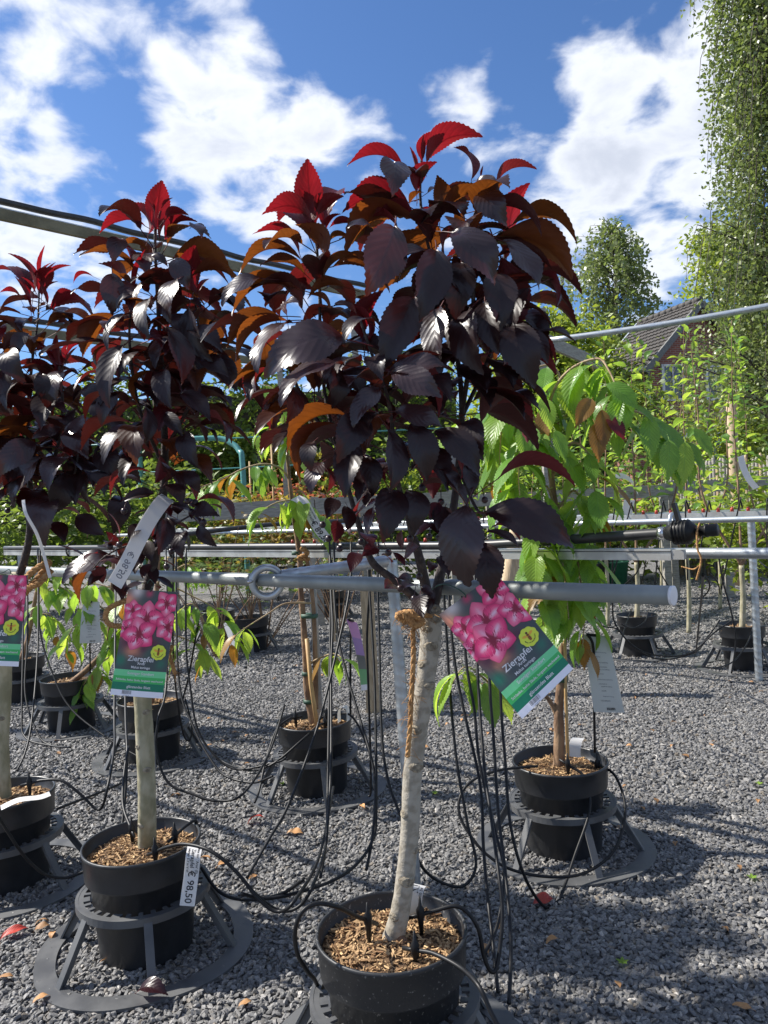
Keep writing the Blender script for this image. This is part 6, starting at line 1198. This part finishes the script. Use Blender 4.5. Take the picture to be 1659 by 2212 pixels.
# right rear tubes
Z2 = lambda pts: [(1152.1 + x * .3056, 1042.3 + y * .3056) for x, y in pts]
for pts, a_, b_ in ((((430, 300), (430, 850), (500, 1050), (560, 1180)), 3.0, 4.4), (((380, 480), (400, 900), (480, 1010), (600, 1040), (700, 1160), (900, 1250), (1140, 1200), (1240, 1080), (1320, 970)), 5.4, 5.6), (((560, 480), (560, 850), (580, 1000), (700, 1150), (860, 1220), (1100, 1210), (1280, 1060), (1400, 980)), 5.3, 5.5), (((1200, 650), (1190, 800), (1170, 1000), (1150, 1200)), 2.9, 5.4), (((1310, 520), (1340, 700), (1400, 920), (1430, 1120), (1400, 1350)), 5.2, 5.2), (((1565, 980), (1520, 1120), (1420, 1260), (1290, 1310), (1200, 1300)), 5.8, 5.3), (((810, 900), (790, 980), (700, 1030), (620, 1000)), 6.4, 6.1), (((690, 900), (640, 1050), (600, 1200)), 6.5, 5.8), (((1600, 560), (1650, 600), (1700, 620)), 5.2, 5.0), (((1200, 650), (1240, 700), (1240, 760), (1180, 820), (1130, 780)), 5.6, 6.0), (((1240, 640), (1300, 700), (1320, 790)), 6.2, 6.4), (((850, 520), (900, 640), (960, 740)), 6.6, 6.9), (((800, 520), (780, 640), (760, 720)), 6.6, 7.0), (((720, 480), (740, 620), (600, 760), (480, 860)), 5.6, 6.2)):
    drip(Z2(pts), a_, b_, .0055, label='thin black drip tube among the pots of the third row', group='drip tubes of the third row')
for k in range(22):
    p = k3 + FD * (1.3 + k * .19 + random.uniform(-.05, .05)) + UP * .045; q = p - UP * random.uniform(.3, .6) + FN * random.uniform(.05, .15) + FD * random.uniform(-.15, .15)
    t = thing('drip_tube', p, 'short drip tube arching over the third row channel', 'tube', 'drip tubes over the third row channel'); mk('tube', *tube(crom([p, p + UP * .05 + FN * .03, p + UP * .02 + FN * .07, q], 6), .0055, 6), MT['rubber'], t)

# ------------------------------------------------------------------ leaves on the gravel
def fallen(u, v, size, mt, label=None, group=None, h=.012, rot=None, me=None):
    p = G(u, v, h); a = random.uniform(0, 6.28) if rot is None else rot; d = V((math.cos(a), math.sin(a), random.uniform(-.05, .2))).normalized()
    m = me or random.choice(CRAB['droop'] + CRAB['open']); o = bpy.data.objects.new('fallen_leaf', m); COL.objects.link(o)
    z = UP + V((random.uniform(-.5, .5), random.uniform(-.5, .5), 0)); z = (z - d * z.dot(d)).normalized(); y = z.cross(d); M4 = Matrix((d * size, y * size, z * size)).transposed().to_4x4(); M4.translation = p; o.matrix_basis = M4
    o.material_slots[0].link = 'OBJECT'; o.material_slots[0].material = MT[mt]
    tag(o, label or 'small dry tan leaf lying on the grey gravel', 'leaf', group if label is None or group else None); return o
fallen(535, 1780, .085, 'leaf_fallen_red', 'large salmon red leaf lying flat on the gravel', rot=.1)
fallen(620, 1800, .075, 'leaf_dry', 'curled brown leaf with a red edge on the gravel', rot=-.2)
fallen(1152, 1952, .075, 'leaf_fallen_red', 'bright red leaf under the deep loop of a drip tube', rot=.2)
fallen(300, 2140, .10, 'leaf_wine', 'curled dark red leaf on the base ring of a pot stand', h=.03, rot=-.3, me=CRAB['arch'][1])
fallen(0, 2030, .09, 'leaf_fallen_red', 'orange-red dead leaf left of the pot stand with the price strip', rot=.6)
GL = 'small dry tan leaves scattered on the gravel'
for (u, v, s) in ((1180, 2040, .05), (1488, 1637, .05), (1463, 1822, .045), (1540, 1612, .04), (1052, 1587, .04), (1345, 1700, .03), (1420, 1735, .04), (455, 1855, .05), (470, 1870, .05), (555, 1890, .04), (75, 2010, .05), (30, 2110, .05), (105, 1990, .045), (110, 2030, .04), (70, 2170, .05), (515, 2175, .04), (370, 1720, .05), (265, 1735, .05), (300, 1700, .05), (130, 1630, .05), (540, 1650, .04), (430, 1640, .04), (1075, 2010, .045), (1055, 2060, .05), (1340, 1790, .03), (1600, 1880, .03), (1560, 2005, .03), (1625, 2180, .05), (560, 1690, .04), (1330, 2120, .035), (700, 1460, .04), (640, 1440, .04), (1500, 1350, .04), (1580, 1270, .05), (1450, 1560, .04), (1385, 1745, .03), (330, 1930, .04), (130, 1600, .04), (90, 1690, .04), (1185, 1330, .05), (820, 1480, .04), (1640, 1730, .04), (490, 2030, .035), (780, 1740, .05), (640, 1690, .03), (1045, 1480, .05), (250, 2080, .05)):
    fallen(u, v, s, 'leaf_dry', None, GL)
j = random.Random(77)
for k in range(70):
    p = (j.uniform(420, 1640), j.uniform(1380, 1620)); fallen(p[0], p[1], j.uniform(.02, .04), 'leaf_dry', None, GL)
for (u, v) in ((610, 1500 + 200), (1640, 1700), (1625, 1905), (940, 1720), (705, 2060), (1345, 2090)):
    p = G(u, v, 0); t = thing('seedling', p, 'tiny bright green weed seedling in the gravel', 'weed', 'weed seedlings in the gravel')
    for k in range(5): a = k * 1.3; leaf(t, APPLE[0], p + UP * .012, p + V((math.cos(a) * .02, math.sin(a) * .02, .022)), UP, MT['leaf_lime'])
for o in list(bpy.data.objects):
    if 'WL' in o: del o['WL']
